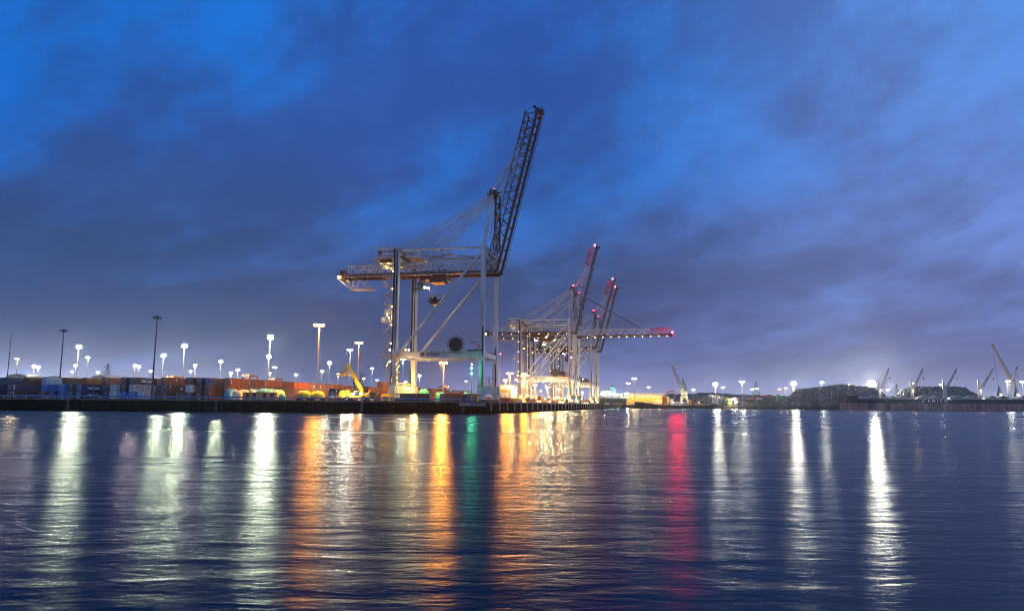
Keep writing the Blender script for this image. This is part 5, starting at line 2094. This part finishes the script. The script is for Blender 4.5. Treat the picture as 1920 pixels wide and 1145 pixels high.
for k in range(17):
    x = xw(1176) + k * (xw(1250) - xw(1176)) / 16.6
    m2 = MB()
    m2.prism([(x, 1.4), (x + 1.7, 1.4), (x + 1.7, E1 * .62), (x + 1.3, E1 * .72), (x + .85, E1 * .76), (x + .4, E1 * .72), (x, E1 * .62)], -.10, .0)
    m2.build('window', mat('window_whitish', (.55, .55, .48), .3, 0, .2, .6) if k > 10 else mat('window_ochre', (.40, .25, .06), .4, 0, .3, .6), th)
MB().bx(0, x1, -.25, -.01, E1 - 1.7, E1 - 1.0).build('cornice', mat('cornice_rust', (.45, .2, .06), .7, 0, .2, .3), th)
for k in range(9):
    lamp(th, (3 + k * 6.6, -9, E1 + 1.5), 'amber', 4300, .4)
    lamp(th, (3 + k * 6.6, -4, E1 + 9), 'amber', 3000, .4)
    MB().ball((3 + k * 6.6, -.6, E1 - .6), .25).build('wall_lamp', E_AMBER, th)
# ---------------------------------------------------------------- dredger moored at the far quay
Yd = 862
S = pxm(Yd)
org = gx(1190, Yd, 0)
th = thing('dredger', 'long low dark dredger with raised bow at the left and white deckhouse', 'ship', org)
xd = lambda px: (px - 1190) * S
zd = lambda py: zat(1260, py, Yd)
HB = mat('hull_black', (.024, .023, .025), .5, .1, .4, .25, rust=.35, streak=True)
mb = MB()
st = [(0, zd(753.5), .1), (xd(1197), zd(754.2), .6), (xd(1208), zd(755.2), 1), (xd(1224), zd(757.2), 1), (xd(1234), zd(759.2), 1), (xd(1332), zd(759), 1)]
k = len(st)
vs = []
for x, z, h_ in st:
    vs += [(x + (0 if x > 1 else 0), 5.5 - 5.5 * h_, z), (x + (2.5 if x < 1 else 0), 5.5 - 5.5 * h_ * .9, -.8), (x, 5.5 + 5.5 * h_, z), (x + (2.5 if x < 1 else 0), 5.5 + 5.5 * h_ * .9, -.8)]
fs = []
for i in range(k - 1):
    a, b_ = i * 4, i * 4 + 4
    fs += [(a, a + 1, b_ + 1, b_), (a + 2, b_ + 2, b_ + 3, a + 3), (a, b_, b_ + 2, a + 2)]
fs += [(0, 2, 3, 1), ((k - 1) * 4, (k - 1) * 4 + 1, (k - 1) * 4 + 3, (k - 1) * 4 + 2)]
mb.add(vs, fs)
mb.build('hull', HB, th)
mb = MB()
for a, b_ in ((st[0], st[1]), (st[1], st[2]), (st[2], st[3])):
    mb.bar((a[0], 5.5 - 5.5 * a[2], a[1] + .25), (b_[0], 5.5 - 5.5 * b_[2], b_[1] + .25), .35, .5)
mb.build('gunwale', mat('gunwale_pale', (.5, .42, .40), .6, 0, .2, .5), th)
dk = zd(759)
mb = MB()
mb.bx(xd(1256), xd(1262), 1.5, 9, dk, zd(748.5))
mb.bx(xd(1256), xd(1288), 1.2, 9.5, dk, zd(755.5))
mb.bx(xd(1262), xd(1286), 2, 9, zd(755.5), zd(752.5))
mb.bx(xd(1255), xd(1289), .9, 9.8, zd(755.6), zd(755.2))
mb.bx(xd(1261), xd(1288), 1.6, 9.4, zd(752.6), zd(752.1))
mb.bx(xd(1259), xd(1265), 2.6, 8, zd(748.5), zd(747))
mb.build('deckhouse', WHITEP, th)
mb = MB()
for q in range(9):
    mb.bx(xd(1264) + q * 1.55, xd(1264) + q * 1.55 + .9, 1.92, 1.99, zd(754.8), zd(753.4))
    mb.bx(xd(1264) + q * 1.55, xd(1264) + q * 1.55 + .9, 1.12, 1.19, zd(758), zd(756.6))
mb.build('window', GLASS, th)
MB().tube((xd(1295.5), 5, dk), (xd(1295.5), 5, zd(749)), 2.0, 1.8, 14).build('funnel', ORANGEP, th)
mb = MB()
random.seed(11)
for q in range(26):
    x = xd(1300) + random.uniform(0, 1) * (xd(1330) - xd(1300))
    mb.bx(x, x + random.uniform(.6, 2.4), 2 + random.uniform(0, 4), 7.5, dk, dk + random.uniform(.6, 2.6))
for q in range(7):
    x = xd(1205) + q * 7
    mb.bx(x, x + 4, 3, 8, min(zd(756), zd(759)), dk + .9 + (1.5 if q < 2 else 0))
mb.bar((xd(1302), 5, dk), (xd(1302), 5, zd(741)), .35)
mb.bar((xd(1309), 5, dk), (xd(1309), 5, zd(727)), .3)
mb.build('deck_gear', mat('deck_gear_mixed', (.33, .27, .2), .6, .1, .5, .9), th)
MB().bx(xd(1196), xd(1207), 3, 8, zd(754), zd(752.6)).build('deck_cover', REDP, th)
for px in (1262, 1278, 1310):
    MB().ball((xd(px), 0.6, zd(754)), .3).build('deck_lamp', E_WARM, th)
    lamp(th, (xd(px), -3, zd(752)), 'warm', 1300, .3)
# backhoe standing on the dredger
bh = thing('excavator', 'orange excavator with an arched boom, standing on the dredger before the warehouse gable', 'excavator', org + Vector((xd(1246), 5, zd(757.5))))
xb = lambda px: (px - 1246) * S
zb = lambda py: zd(py) - zd(757.5)
mb = MB()
pts = [(1247, 741), (1252, 736.5), (1257, 733.2), (1262, 732), (1265, 733)]
for (a, c_), (d_, e_) in zip(pts, pts[1:]):
    mb.bar((xb(a), 0, zb(c_)), (xb(d_), 0, zb(e_)), .9, 1.2)
mb.bar((xb(1265), 0, zb(733)), (xb(1267), 0, zb(746)), .7, 1.1)
mb.build('boom', ORANGEP, bh)
MB().bx(-1.5, 3, -1.8, 1.8, .9, zb(742)).bx(-2.4, 2.4, -1.7, 1.7, 0, .9).build('body', ORANGEP, bh)
MB().prism([(xb(1265.5), zb(746)), (xb(1269), zb(746)), (xb(1268), zb(750))], -.8, .8).build('bucket', DARK, bh)
o = hull_plan(MB(), 0, 8, 1.5, 4, -.5, zat(1338, 757, 880)).build('pontoon', HB, None, False, gx(1333, 866, 0))
tag(o, 'small dark pontoon at the stern of the dredger', 'pontoon')
# white tanks
for px, top, lab in ((1338.5, 748.5, 'white cylindrical tank, shorter left one beside the dredger stern'), (1344, 747, 'white cylindrical tank, taller right one beside the dredger stern')):
    Yt = 912
    hgt = zat(px, top, Yt) - GZ
    th = thing('storage_tank', lab, 'tank', gx(px, Yt), 0, 'white tanks on the far quay')
    MB().tube((0, 0, 0), (0, 0, hgt), 1.7, n=16).tube((0, 0, hgt), (0, 0, hgt + .5), 1.7, .5, 16).build('shell', WHITEP, th)
    MB().bx(-.25, .25, -1.95, -1.7, 0, hgt).build('ladder', STEEL, th)
# old jib crane on a portal
Yc = 908
S = pxm(Yc)
o0 = gx(1283, Yc)
th = thing('jib_crane', 'old level-luffing quay crane on a portal, jib leaning up to the left', 'crane', o0)
xc = lambda px: (px - 1283) * S
zc = lambda py: zat(1283, py, Yc) - GZ
LT = mat('old_crane_cream', (.5, .48, .36), .6, 0, .3, .4, rust=.25)
mb = MB()
for sx_ in (-1, 1):
    for y in (-3.5, 3.5):
        mb.bar((sx_ * 5.6, y, 0), (sx_ * 2.6, y * .6, zc(739)), .7)
        mb.bar((sx_ * 5.2, y, 2.5), (0, y * .7, zc(741)), .35)
        mb.bx(sx_ * 5.6 - 1.2, sx_ * 5.6 + 1.2, y - .4, y + .4, 0, .8)
    mb.bar((sx_ * 4.8, -3.2, 3), (sx_ * 4.8, 3.2, 3), .4)
mb.bx(-3.6, 3.6, -2.6, 2.6, zc(739.5), zc(738))
mb.build('portal', LT, th)
mb = MB().bx(xc(1276), xc(1281), -2, 2, zc(737.6), zc(728.5)).bx(xc(1282), xc(1289.5), -2, 2, zc(737.2), zc(733))
mb.build('house', LT, th)
mb = MB()
def lat(mb, a, b_, w0, w1, n_, t_):
    a, b_ = Vector(a), Vector(b_)
    u, v = basis(b_ - a)
    for i, j in ((-1, -1), (1, -1), (1, 1), (-1, 1)):
        mb.bar(a + u * i * w0 + v * j * w0, b_ + u * i * w1 + v * j * w1, t_)
    for k in range(n_):
        s0, s1 = k / n_, (k + 1) / n_
        p, q = a.lerp(b_, s0), a.lerp(b_, s1)
        wa, wb = w0 + (w1 - w0) * s0, w0 + (w1 - w0) * s1
        f = 1 if k % 2 else -1
        for j in (-1, 1):
            mb.bar(p + u * f * wa + v * j * wa, q - u * f * wb + v * j * wb, t_ * .7)
            mb.bar(p + v * f * wa + u * j * wa, q - v * f * wb + u * j * wb, t_ * .7)
JB, JT = (xc(1279), 0, zc(727.5)), (xc(1261.5), 0, zc(685.5))
lat(mb, JB, Vector(JB).lerp(Vector(JT), .42), 1.5, 1.5, 7, .3)
mb.build('lower_jib', mat('old_crane_grey', (.14, .14, .13), .6, .1, .3, .5), th)
mb = MB()
lat(mb, Vector(JB).lerp(Vector(JT), .42), JT, 1.5, .35, 12, .3)
mb.ball(Vector(JT) + Vector((-.2, 0, .4)), .8)
mb.build('upper_jib', mat('old_crane_pinkish', (.42, .22, .16), .6, 0, .25, .5), th)
mb = MB()
lat(mb, (xc(1283), 0, zc(728)), (xc(1281), 0, zc(711)), 1.6, .7, 6, .3)
lat(mb, (xc(1288), 0, zc(733)), (xc(1281.5), 0, zc(712)), 1.0, .6, 7, .25)
mb.ball((xc(1280.7), 0, zc(711)), 1.0)
mb.build('back_frame', MATS['old_crane_grey'], th)
mb = MB().bar((xc(1281), 0, zc(711)), Vector(JB).lerp(Vector(JT), .62), .14)
mb.bar(JT, (xc(1261.5), 0, zc(716)), .09)
mb.ball((xc(1261.5), 0, zc(717)), .5)
mb.build('hoist_rope', DARK, th)
lamp(th, (0, -7, zc(745)), 'warm', 6500, .5)
lamp(th, (-2, -6, zc(722)), 'white', 1500, .4)
MB().ball((xc(1279), -2.4, zc(738)), .35).build('lamp_glass', E_WARM, th)
# far containers
FC = [(1388, 751, 985, 'maroon', 0), (1400, 751, 985, 'brown', 0), (1402, 747, 992, 'orange', 0), (1418, 751, 980, 'teal', 0), (1419, 747.5, 984, 'pale', 0), (1418, 744, 988, 'red', 0),
      (1429, 748.5, 975, 'teal', 0), (1429, 744.8, 979, 'red', 0), (1356, 748, 1010, 'maroon', 0), (1368, 748, 1010, 'rust', 0)]
FN = ['behind the scrap jetty lights', 'left of the thick pale mast', 'by the thick pale mast', 'teal one below a pale one', 'between red and teal ones',
      'below the pylon', 'under the long red one', 'long, above the teal one', 'far behind the white tanks', 'far behind the low dazzling floodlights']
for (px, py, Y, cn, _), w_ in zip(FC, FN):
    z = max(GZ, zat(px, py, Y) - 1.2)
    lv = round((z - GZ) / (CH + .015))
    container(gx(px, Y) + Vector((0, 0, lv * (CH + .015))), FT[40], cn, 'far %s container, %s' % (CNAME[cn], w_), rz=-math.pi / 2, group='containers on the far quay')
    for q in range(lv):
        cn2 = 'brown' if cn == 'red' else 'taupe'
        container(gx(px, Y) + Vector((0, 0, q * (CH + .015))), FT[40], cn2, 'far %s container carrying the %s one %s, level %s' % (CNAME[cn2], CNAME[cn], w_, ['one', 'two', 'three', 'four'][q]),
                  rz=-math.pi / 2, group='containers on the far quay')


def handler(px, pts, Y, m_, label, hub):
    th = thing('material_handler', label, 'material handler', gx(px, Y), 0, 'material handlers on the far quay')
    S = pxm(Y)
    P = [Vector(((a - px) * S, 0, zat(px, b_, Y) - GZ)) for a, b_ in pts]
    mb = MB()
    for i, (p, q) in enumerate(zip(P, P[1:])):
        mb.bar(p, q, 1.0, 1.3 - .3 * i)
    mb.build('boom', m_, th)
    MB().bx(-2.4, 2.8, -1.6, 1.6, 1.3, 4.2).build('body', m_, th)
    MB().bx(-2.6, 2.6, -2, 2, 0, 1.25).build('track', DARK, th)
    mb = MB()
    for k in range(5):
        a = 2 * math.pi * k / 5
        mb.bar(P[-1], P[-1] + Vector((math.cos(a) * 1.0, math.sin(a) * 1.0, -1.2)), .3)
        mb.bar(P[-1] + Vector((math.cos(a) * 1.0, math.sin(a) * 1.0, -1.2)), P[-1] + Vector((math.cos(a) * .3, math.sin(a) * .3, -2.3)), .25)
    mb.build('grab', DARK, th)


GRN = mat('handler_green', (.05, .36, .08), .5, 0, .2, .5)
LIME = mat('handler_lime', (.35, .6, .08), .5, 0, .2, .5)
handler(1477, [(1477, 754), (1457.5, 738.5), (1455.5, 753)], 918, GRN, 'green material handler with a sharply bent boom beside the large scrap heap', 0)
handler(1368, [(1368, 753), (1364, 745.5), (1361, 752)], 940, LIME, 'small lime material handler left of the dazzling floodlights', 0)
th = thing('loading_jetty', 'low yellow-lit concrete jetty on piles at the scrap quay', 'jetty', gx(1358, 898, 0))
S = pxm(898)
mb = MB().bx(0, 26 * S, 0, 6, 3.0, 4.1)
mb.build('deck', mat('jetty_concrete', (.42, .36, .2), .8, 0, .3, .5), th)
for k in range(7):
    MB().bx(k * 2.6, k * 2.6 + .8, .1, 1, -1, 3.0).build('pile', MATS['jetty_concrete'], th)
lamp(th, (8, -6, 6), 'amber', 2200, .4)

# ---------------------------------------------------------------- black bulk carrier
PB = gx(1577, 846, 0)
PS = gx(1925, 786, 0)
dv = (PS - PB).normalized()
ang = math.atan2(dv.y, dv.x)
bc_ = thing('bulk_carrier', 'long bulk carrier with black topsides, rust-red lower hull and deck cranes', 'ship', PB, ang)
LEN, BM, DK, RED_TOP, FC_ = 232.0, 30.0, 12.6, 8.0, 16.2


def hull(z0, z1, m_, name, stern=True):
    st = [(0, .03), (2.5, .22), (6, .46), (11, .70), (18, .90), (27, 1), (LEN - 30, 1), (LEN - 10, .9), (LEN, .72)]
    vs, fs = [], []
    zs = [z0, (z0 + z1) / 2, z1]
    for z in zs:
        bulb = 1.8 * max(0, 1 - abs(z - 1.0) / 3.5)
        rake = .22 * max(0, z - 5)
        for x, h_ in st:
            w_ = h_ * (.80 + .20 * min(1, max(0, z / 12))) if x < 25 else h_
            xx = x - (bulb if x < 3 else 0) + (0 if x > 20 else -rake * (1 - x / 20) * .25)
            vs.append((xx, BM / 2 - BM / 2 * w_, z))
        for x, h_ in reversed(st):
            w_ = h_ * (.80 + .20 * min(1, max(0, z / 12))) if x < 25 else h_
            xx = x - (bulb if x < 3 else 0) + (0 if x > 20 else -rake * (1 - x / 20) * .25)
            vs.append((xx, BM / 2 + BM / 2 * w_, z))
    m2 = 2 * len(st)
    for r_ in range(2):
        for i in range(m2):
            j = (i + 1) % m2
            fs.append((r_ * m2 + i, r_ * m2 + j, (r_ + 1) * m2 + j, (r_ + 1) * m2 + i))
    fs.append(tuple(range(2 * m2, 3 * m2)))
    mb = MB().add(vs, fs)
    return mb.build(name, m_, bc_)


hull(-1.0, RED_TOP, mat('hull_antifouling_red', (.30, .19, .17), .8, 0, .5, .22, rust=.25, streak=True, bump=.03), 'lower_hull')
hull(RED_TOP + .004, DK, HB, 'topsides')
mb = MB()
mb.add([(.2, 14.6, DK), (8, 6.0, DK), (17, 1.2, DK), (17, 28.8, DK), (8, 24, DK), (.2, 15.4, DK), (-.6, 14.6, FC_ + .4), (8, 5.4, FC_), (17, 1.0, FC_), (17, 29, FC_), (8, 24.6, FC_), (-.6, 15.4, FC_ + .4)],
       [(0, 1, 7, 6), (1, 2, 8, 7), (2, 3, 9, 8), (3, 4, 10, 9), (4, 5, 11, 10), (5, 0, 6, 11), (6, 7, 8, 9, 10, 11)])
mb.build('forecastle', HB, bc_)
mb = MB()
railing(mb, (8, 5.6, FC_), (17, 1.2, FC_))
mb.tube((10, 15, FC_), (10, 15, zat(1588, 722, 840)), .25, .14, 8)
mb.build('foremast', MASTP, bc_)
MB().ball((10, 15, zat(1588, 720, 840)), .5).build('masthead_lamp', E_ORANGE, bc_)
mb = MB()
mb.bar((6.0, 6.8, 13.6), (4.6, 6.6, 11.2), .5)
mb.bar((5.6, 6.0, 11.0), (3.8, 7.6, 11.2), .5)
mb.build('anchor', GREYP, bc_)
for k in range(6):
    MB().bx(20.5 + k * 2.2, 21.4 + k * 2.2, -.08, .0, 14.1, 14.5).build('fairlead', ORANGEP, bc_) if k < 3 else None
# hatches between the cranes, covers folded up into low ridges
ped = []
for px in (1650, 1711, 1772, 1838, 1893):
    lo, hi = 0.0, LEN
    for _ in range(40):
        m_ = (lo + hi) / 2
        p = PB + dv * m_ + Vector((-dv.y, dv.x, 0)) * 15
        # column at which that point is seen
        c = MR.transposed() @ (Vector((p.x, p.y, 18)) - Vector((0, 0, ZC)))
        if CX + F * c.x / -c.z < px:
            lo = m_
        else:
            hi = m_
    ped.append(lo)
HC = mat('hatch_cover_paint', (.58, .60, .55), .55, 0, .25, .35, rust=.15)
edges = [20] + ped + [LEN - 34]
for i in range(len(edges) - 1):
    a, b_ = edges[i] + (3.5 if i else 0), edges[i + 1] - 3.5
    if b_ - a < 8:
        continue
    MB().bx(a, b_, 5, 25, DK, DK + 1.6).build('coaming', GREYP, bc_)
    L_ = b_ - a
    n_ = 2
    for k in range(n_):
        x0, x1 = a + L_ * k / n_ + .3, a + L_ * (k + 1) / n_ - .3
        m2 = MB()
        m2.prism([(x0, DK + 1.62), ((x0 + x1) / 2, DK + 3.5), (x1, DK + 1.62), (x1, DK + 2.1), ((x0 + x1) / 2, DK + 4.1), (x0, DK + 2.1)], 3.6, 26.4)
        m2.build('hatch_cover', HC, bc_)
mb = MB()
railing(mb, (18, .3, DK), (LEN - 20, .3, DK), 1.1, 3, .09)
mb.build('deck_rail', STEEL, bc_)
JANG = [66, 63, 60, 58, 70]
for i, (x, ja) in enumerate(zip(ped, JANG)):
    pz = DK + 10.6
    p_ = MB().tube((x, 15, DK), (x, 15, pz), 1.75, n=16).tube((x, 15, pz), (x, 15, pz + .9), 2.3, n=16).build('deck_crane', WHITEP if i != 1 else WHITEP, bc_)
    mb = MB()
    mb.prism([(x - 1.9, pz + .9), (x + 1.3, pz + .9), (x + .6, pz + 4), (x - .6, pz + 9.5), (x - 1.7, pz + 9.5)], 13.4, 16.6)
    mb.bx(x - 1.6, x - .5, 13.8, 16.2, pz + 9.5, pz + 10.8)
    mb.build('crane_house', GREYP, p_)
    a = R(ja)
    dj = Vector((math.cos(a), 0, math.sin(a)))
    b0 = Vector((x + .6, 15, pz + 1.4))
    J_ = 24.0
    mb = MB()
    for s_ in (-1, 1):
        mb.bar(b0 + Vector((0, s_ * 1.6, 0)), b0 + dj * (J_ - 2) + Vector((0, s_ * .9, 0)), .55, .95)
    for q in (.12, .45, .75):
        w_ = 1.6 - .7 * q
        mb.bar(b0 + dj * J_ * q + Vector((0, -w_, 0)), b0 + dj * J_ * q + Vector((0, w_, 0)), .4)
    nrm_ = Vector((-dj.z, 0, dj.x))
    # second plane of the box jib so it shows as two rails from the side
    for s_ in (-1, 1):
        mb.bar(b0 + Vector((2.0, s_ * 1.6, -.4)), b0 + dj * (J_ - 3) + Vector((.5, s_ * .9, 0)) - nrm_ * .3, .4, .6)
    for q in (.3, .62):
        mb.bar(b0 + dj * J_ * q + Vector((0, -1, 0)), b0 + dj * J_ * q + Vector((1.9 * (1 - q), -1, -.3)), .3)
    mb.build('jib', mat('ship_jib_grey', (.34, .33, .32), .5, .1, .25, .5), p_)
    mb = MB().bar(b0 + dj * (J_ - 3), b0 + dj * (J_ + .6), 1.5, 1.3, .8, .6)
    mb.build('jib_head', DARK, p_)
    tp = b0 + dj * J_
    mb = MB()
    mb.bar(Vector((x - 1.1, 15, pz + 10.6)), tp, .1)
    mb.bar(tp, tp - Vector((0, 0, 9.5)), .09)
    mb.ball(tp - Vector((0, 0, 10.2)), .75)
    mb.bar(tp - Vector((0, 0, 10.6)), tp - Vector((0, 0, 12.4)), .25)
    mb.build('hook', DARK, p_)
    if i in (0, 1, 3):
        MB().bx(x + .2, x + .9, 12.6, 13.0, pz - 1.2, pz - .7).build('pedestal_lamp', E_WARM, p_)
        lamp(bc_, (x + 1.0, 11.6, pz - .6), 'orange', 520, .2)
        lamp(bc_, (x + .4, 11.2, pz - 2.5), 'warm', 520, .2)
# aft house
mb = MB()
for k in range(5):
    mb.bx(LEN - 28 + k * .6, LEN - 12 - k * .8, 4 + k * .5, 26 - k * .5, DK + k * 2.8, DK + k * 2.8 + 2.78)
    mb.bx(LEN - 29 + k * .6, LEN - 11.4 - k * .8, 3.4 + k * .5, 26.6 - k * .5, DK + k * 2.8 + 2.6, DK + k * 2.8 + 2.8)
mb.build('superstructure', WHITEP, bc_)
for k in range(4):
    for q in range(5):
        m2 = MB().bx(LEN - 26 + q * 2.6, LEN - 25 + q * 2.6, 3.94 + k * .5, 4.0 + k * .5, DK + k * 2.8 + 1.0, DK + k * 2.8 + 1.9)
        m2.build('window', GLASS, bc_)
# hull lettering
lo = None
def along(px):
    lo, hi = 0.0, LEN
    for _ in range(40):
        m_ = (lo + hi) / 2
        p = PB + dv * m_
        c = MR.transposed() @ (Vector((p.x, p.y, 10)) - Vector((0, 0, ZC)))
        if CX + F * c.x / -c.z < px:
            lo = m_
        else:
            hi = m_
    return lo
xa, xb_ = along(1728), along(1777)
me = text_mesh("d'AMICO", 4.2, .02, .11, 1.75)
xs = [v.co.x for v in me.vertices]
k = (xb_ - xa) / (max(xs) - min(xs))
me.materials.clear()
me.materials.append(LETTER)
o = obj('lettering', me, bc_)
o.matrix_basis = Matrix.Translation(((xa + xb_) / 2, -.03, 10.5)) @ FRONT @ Matrix.Diagonal((k, 1, 1, 1))
xd_ = along(1783.5)
MB().bx(xd_ - 1.1, xd_ + 1.1, -.06, -.01, 11.6, 11.95).build('lettering', LETTER, bc_)
for px in (1661, 1663):
    x = along(px)
    MB().bx(x - .4, x + .4, -.06, -.01, 10.8, 11.4).build('lettering', LETTER, bc_)
mb = MB()
for q in range(9):
    x = along(1798) + q * 1.9
    mb.bx(x, x + 1.1, -.05, -.01, 3.0, 4.3)
mb.build('draught_mark', mat('worn_mark', (.30, .16, .14), .8, 0, .5, .8), bc_)
# yellow harbour crane behind the ship
Yh = 905
S = pxm(Yh)
th = thing('harbour_crane', 'yellow mobile harbour crane with a long lattice jib leaning left behind the black ship', 'crane', gx(1906, Yh))
xh = lambda px: (px - 1906) * S
zh = lambda py: zat(1895, py, Yh) - GZ
mb = MB()
lat(mb, (xh(1903), 0, zh(722)), (xh(1869.5), 0, zh(647.5)), 1.3, .6, 30, .32)
mb.ball((xh(1868.5), 0, zh(646.5)), 1.5)
mb.bx(xh(1866.5), xh(1871), -.9, .9, zh(648.5), zh(645.5))
mb.build('jib', mat('harbour_crane_ochre', (.42, .24, .07), .55, 0, .25, .5), th)
MB().bx(-.8, .8, -.8, .8, 5, zh(712)).bx(-6, 6, -4, 4, 1.2, 5).bx(-1.2, 5.5, -2.0, 2.0, 6, 9).build('tower', GREYP, th)
mb = MB().bar((0, 0, zh(712)), (xh(1874), 0, zh(657)), .16).bar((0, 1, zh(713)), (xh(1878), 0, zh(664)), .16)
mb.bar((xh(1869), 0, zh(648)), (xh(1874), 0, zh(724)), .12)
mb.bar((xh(1870.5), 0, zh(648)), (xh(1875), 0, zh(724)), .12)
mb.build('hoist_rope', DARK, th)
add_wheels(th, [(x, y, .75) for x in (-5, -2, 2, 5) for y in (-3.4, 3.4)], .75, .6)
for px, lab in ((1876, 'grey conical hopper with a bright lamp, left of two behind the ship'),
                (1908, 'grey conical hopper with a bright lamp, right of two behind the ship')):
    Yk = 880
    th = thing('conical_hopper', lab, 'hopper', gx(px, Yk), 0, 'conical hoppers behind the ship')
    zt = zat(px, 722, Yk) - GZ
    zb_ = zat(px, 745, Yk) - GZ
    mb = MB().tube((0, 0, zb_), (-.6, 0, zt), 3.6, .25, 18)
    for k in range(10):
        a = 2 * math.pi * k / 10
        mb.bar((math.cos(a) * 3.65, math.sin(a) * 3.65, zb_), (-.6, 0, zt), .15)
    mb.build('cone', mat('hopper_grey', (.20, .21, .18), .7, .1, .3, .5), th)
    mb = MB()
    for sx_ in (-2.6, 2.6):
        for y in (-2.6, 2.6):
            mb.bx(sx_ - .2, sx_ + .2, y - .2, y + .2, 0, zb_)
    mb.build('stand', STEEL, th)
    MB().ball((-1.0, -3.6, zb_ + 3.2), 1.0).build('lamp_glass', E_WARM, th)
    lamp(th, (-1, -5.4, zb_ + 3.2), 'warm', 1500, .4)
# ================================================================ evening haze
hm = bpy.data.materials.new('haze')
hm.use_nodes = True
nt = hm.node_tree
for n_ in list(nt.nodes):
    if n_.type == 'BSDF_PRINCIPLED':
        nt.nodes.remove(n_)
out = [n_ for n_ in nt.nodes if n_.type == 'OUTPUT_MATERIAL'][0]
pv = nt.nodes.new('ShaderNodeVolumePrincipled')
pv.inputs['Color'].default_value = (.85, .88, .95, 1)
pv.inputs['Density'].default_value = .00008
pv.inputs['Anisotropy'].default_value = .86
nt.links.new(pv.outputs[0], out.inputs['Volume'])
mb = MB().bx(-1500, 1500, -60, 3600, -2.5, 190)
hz = mb.build('haze', hm)
tag(hz, kind='stuff', label='thin evening haze glowing around the lamps', cat='haze')
sc.render.engine = 'CYCLES'
sc.view_settings.view_transform = 'Standard'
sc.view_settings.look = 'None'
sc.view_settings.exposure = 0
sc.view_settings.gamma = 1
sc.cycles.use_denoising = True
sc.cycles.max_bounces = 5
sc.cycles.diffuse_bounces = 2
sc.cycles.glossy_bounces = 3
sc.cycles.sample_clamp_indirect = 4
sc.cycles.use_light_tree = True
sc.cycles.light_sampling_threshold = 0.002
sc.cycles.volume_bounces = 0
sc.cycles.volume_step_rate = 1.0
sc.cycles.pixel_filter_type = 'BLACKMAN_HARRIS'
sc.cycles.filter_width = 1.0
sc.cycles.denoising_prefilter = 'ACCURATE'
sc.cycles.denoising_input_passes = 'RGB_ALBEDO_NORMAL'
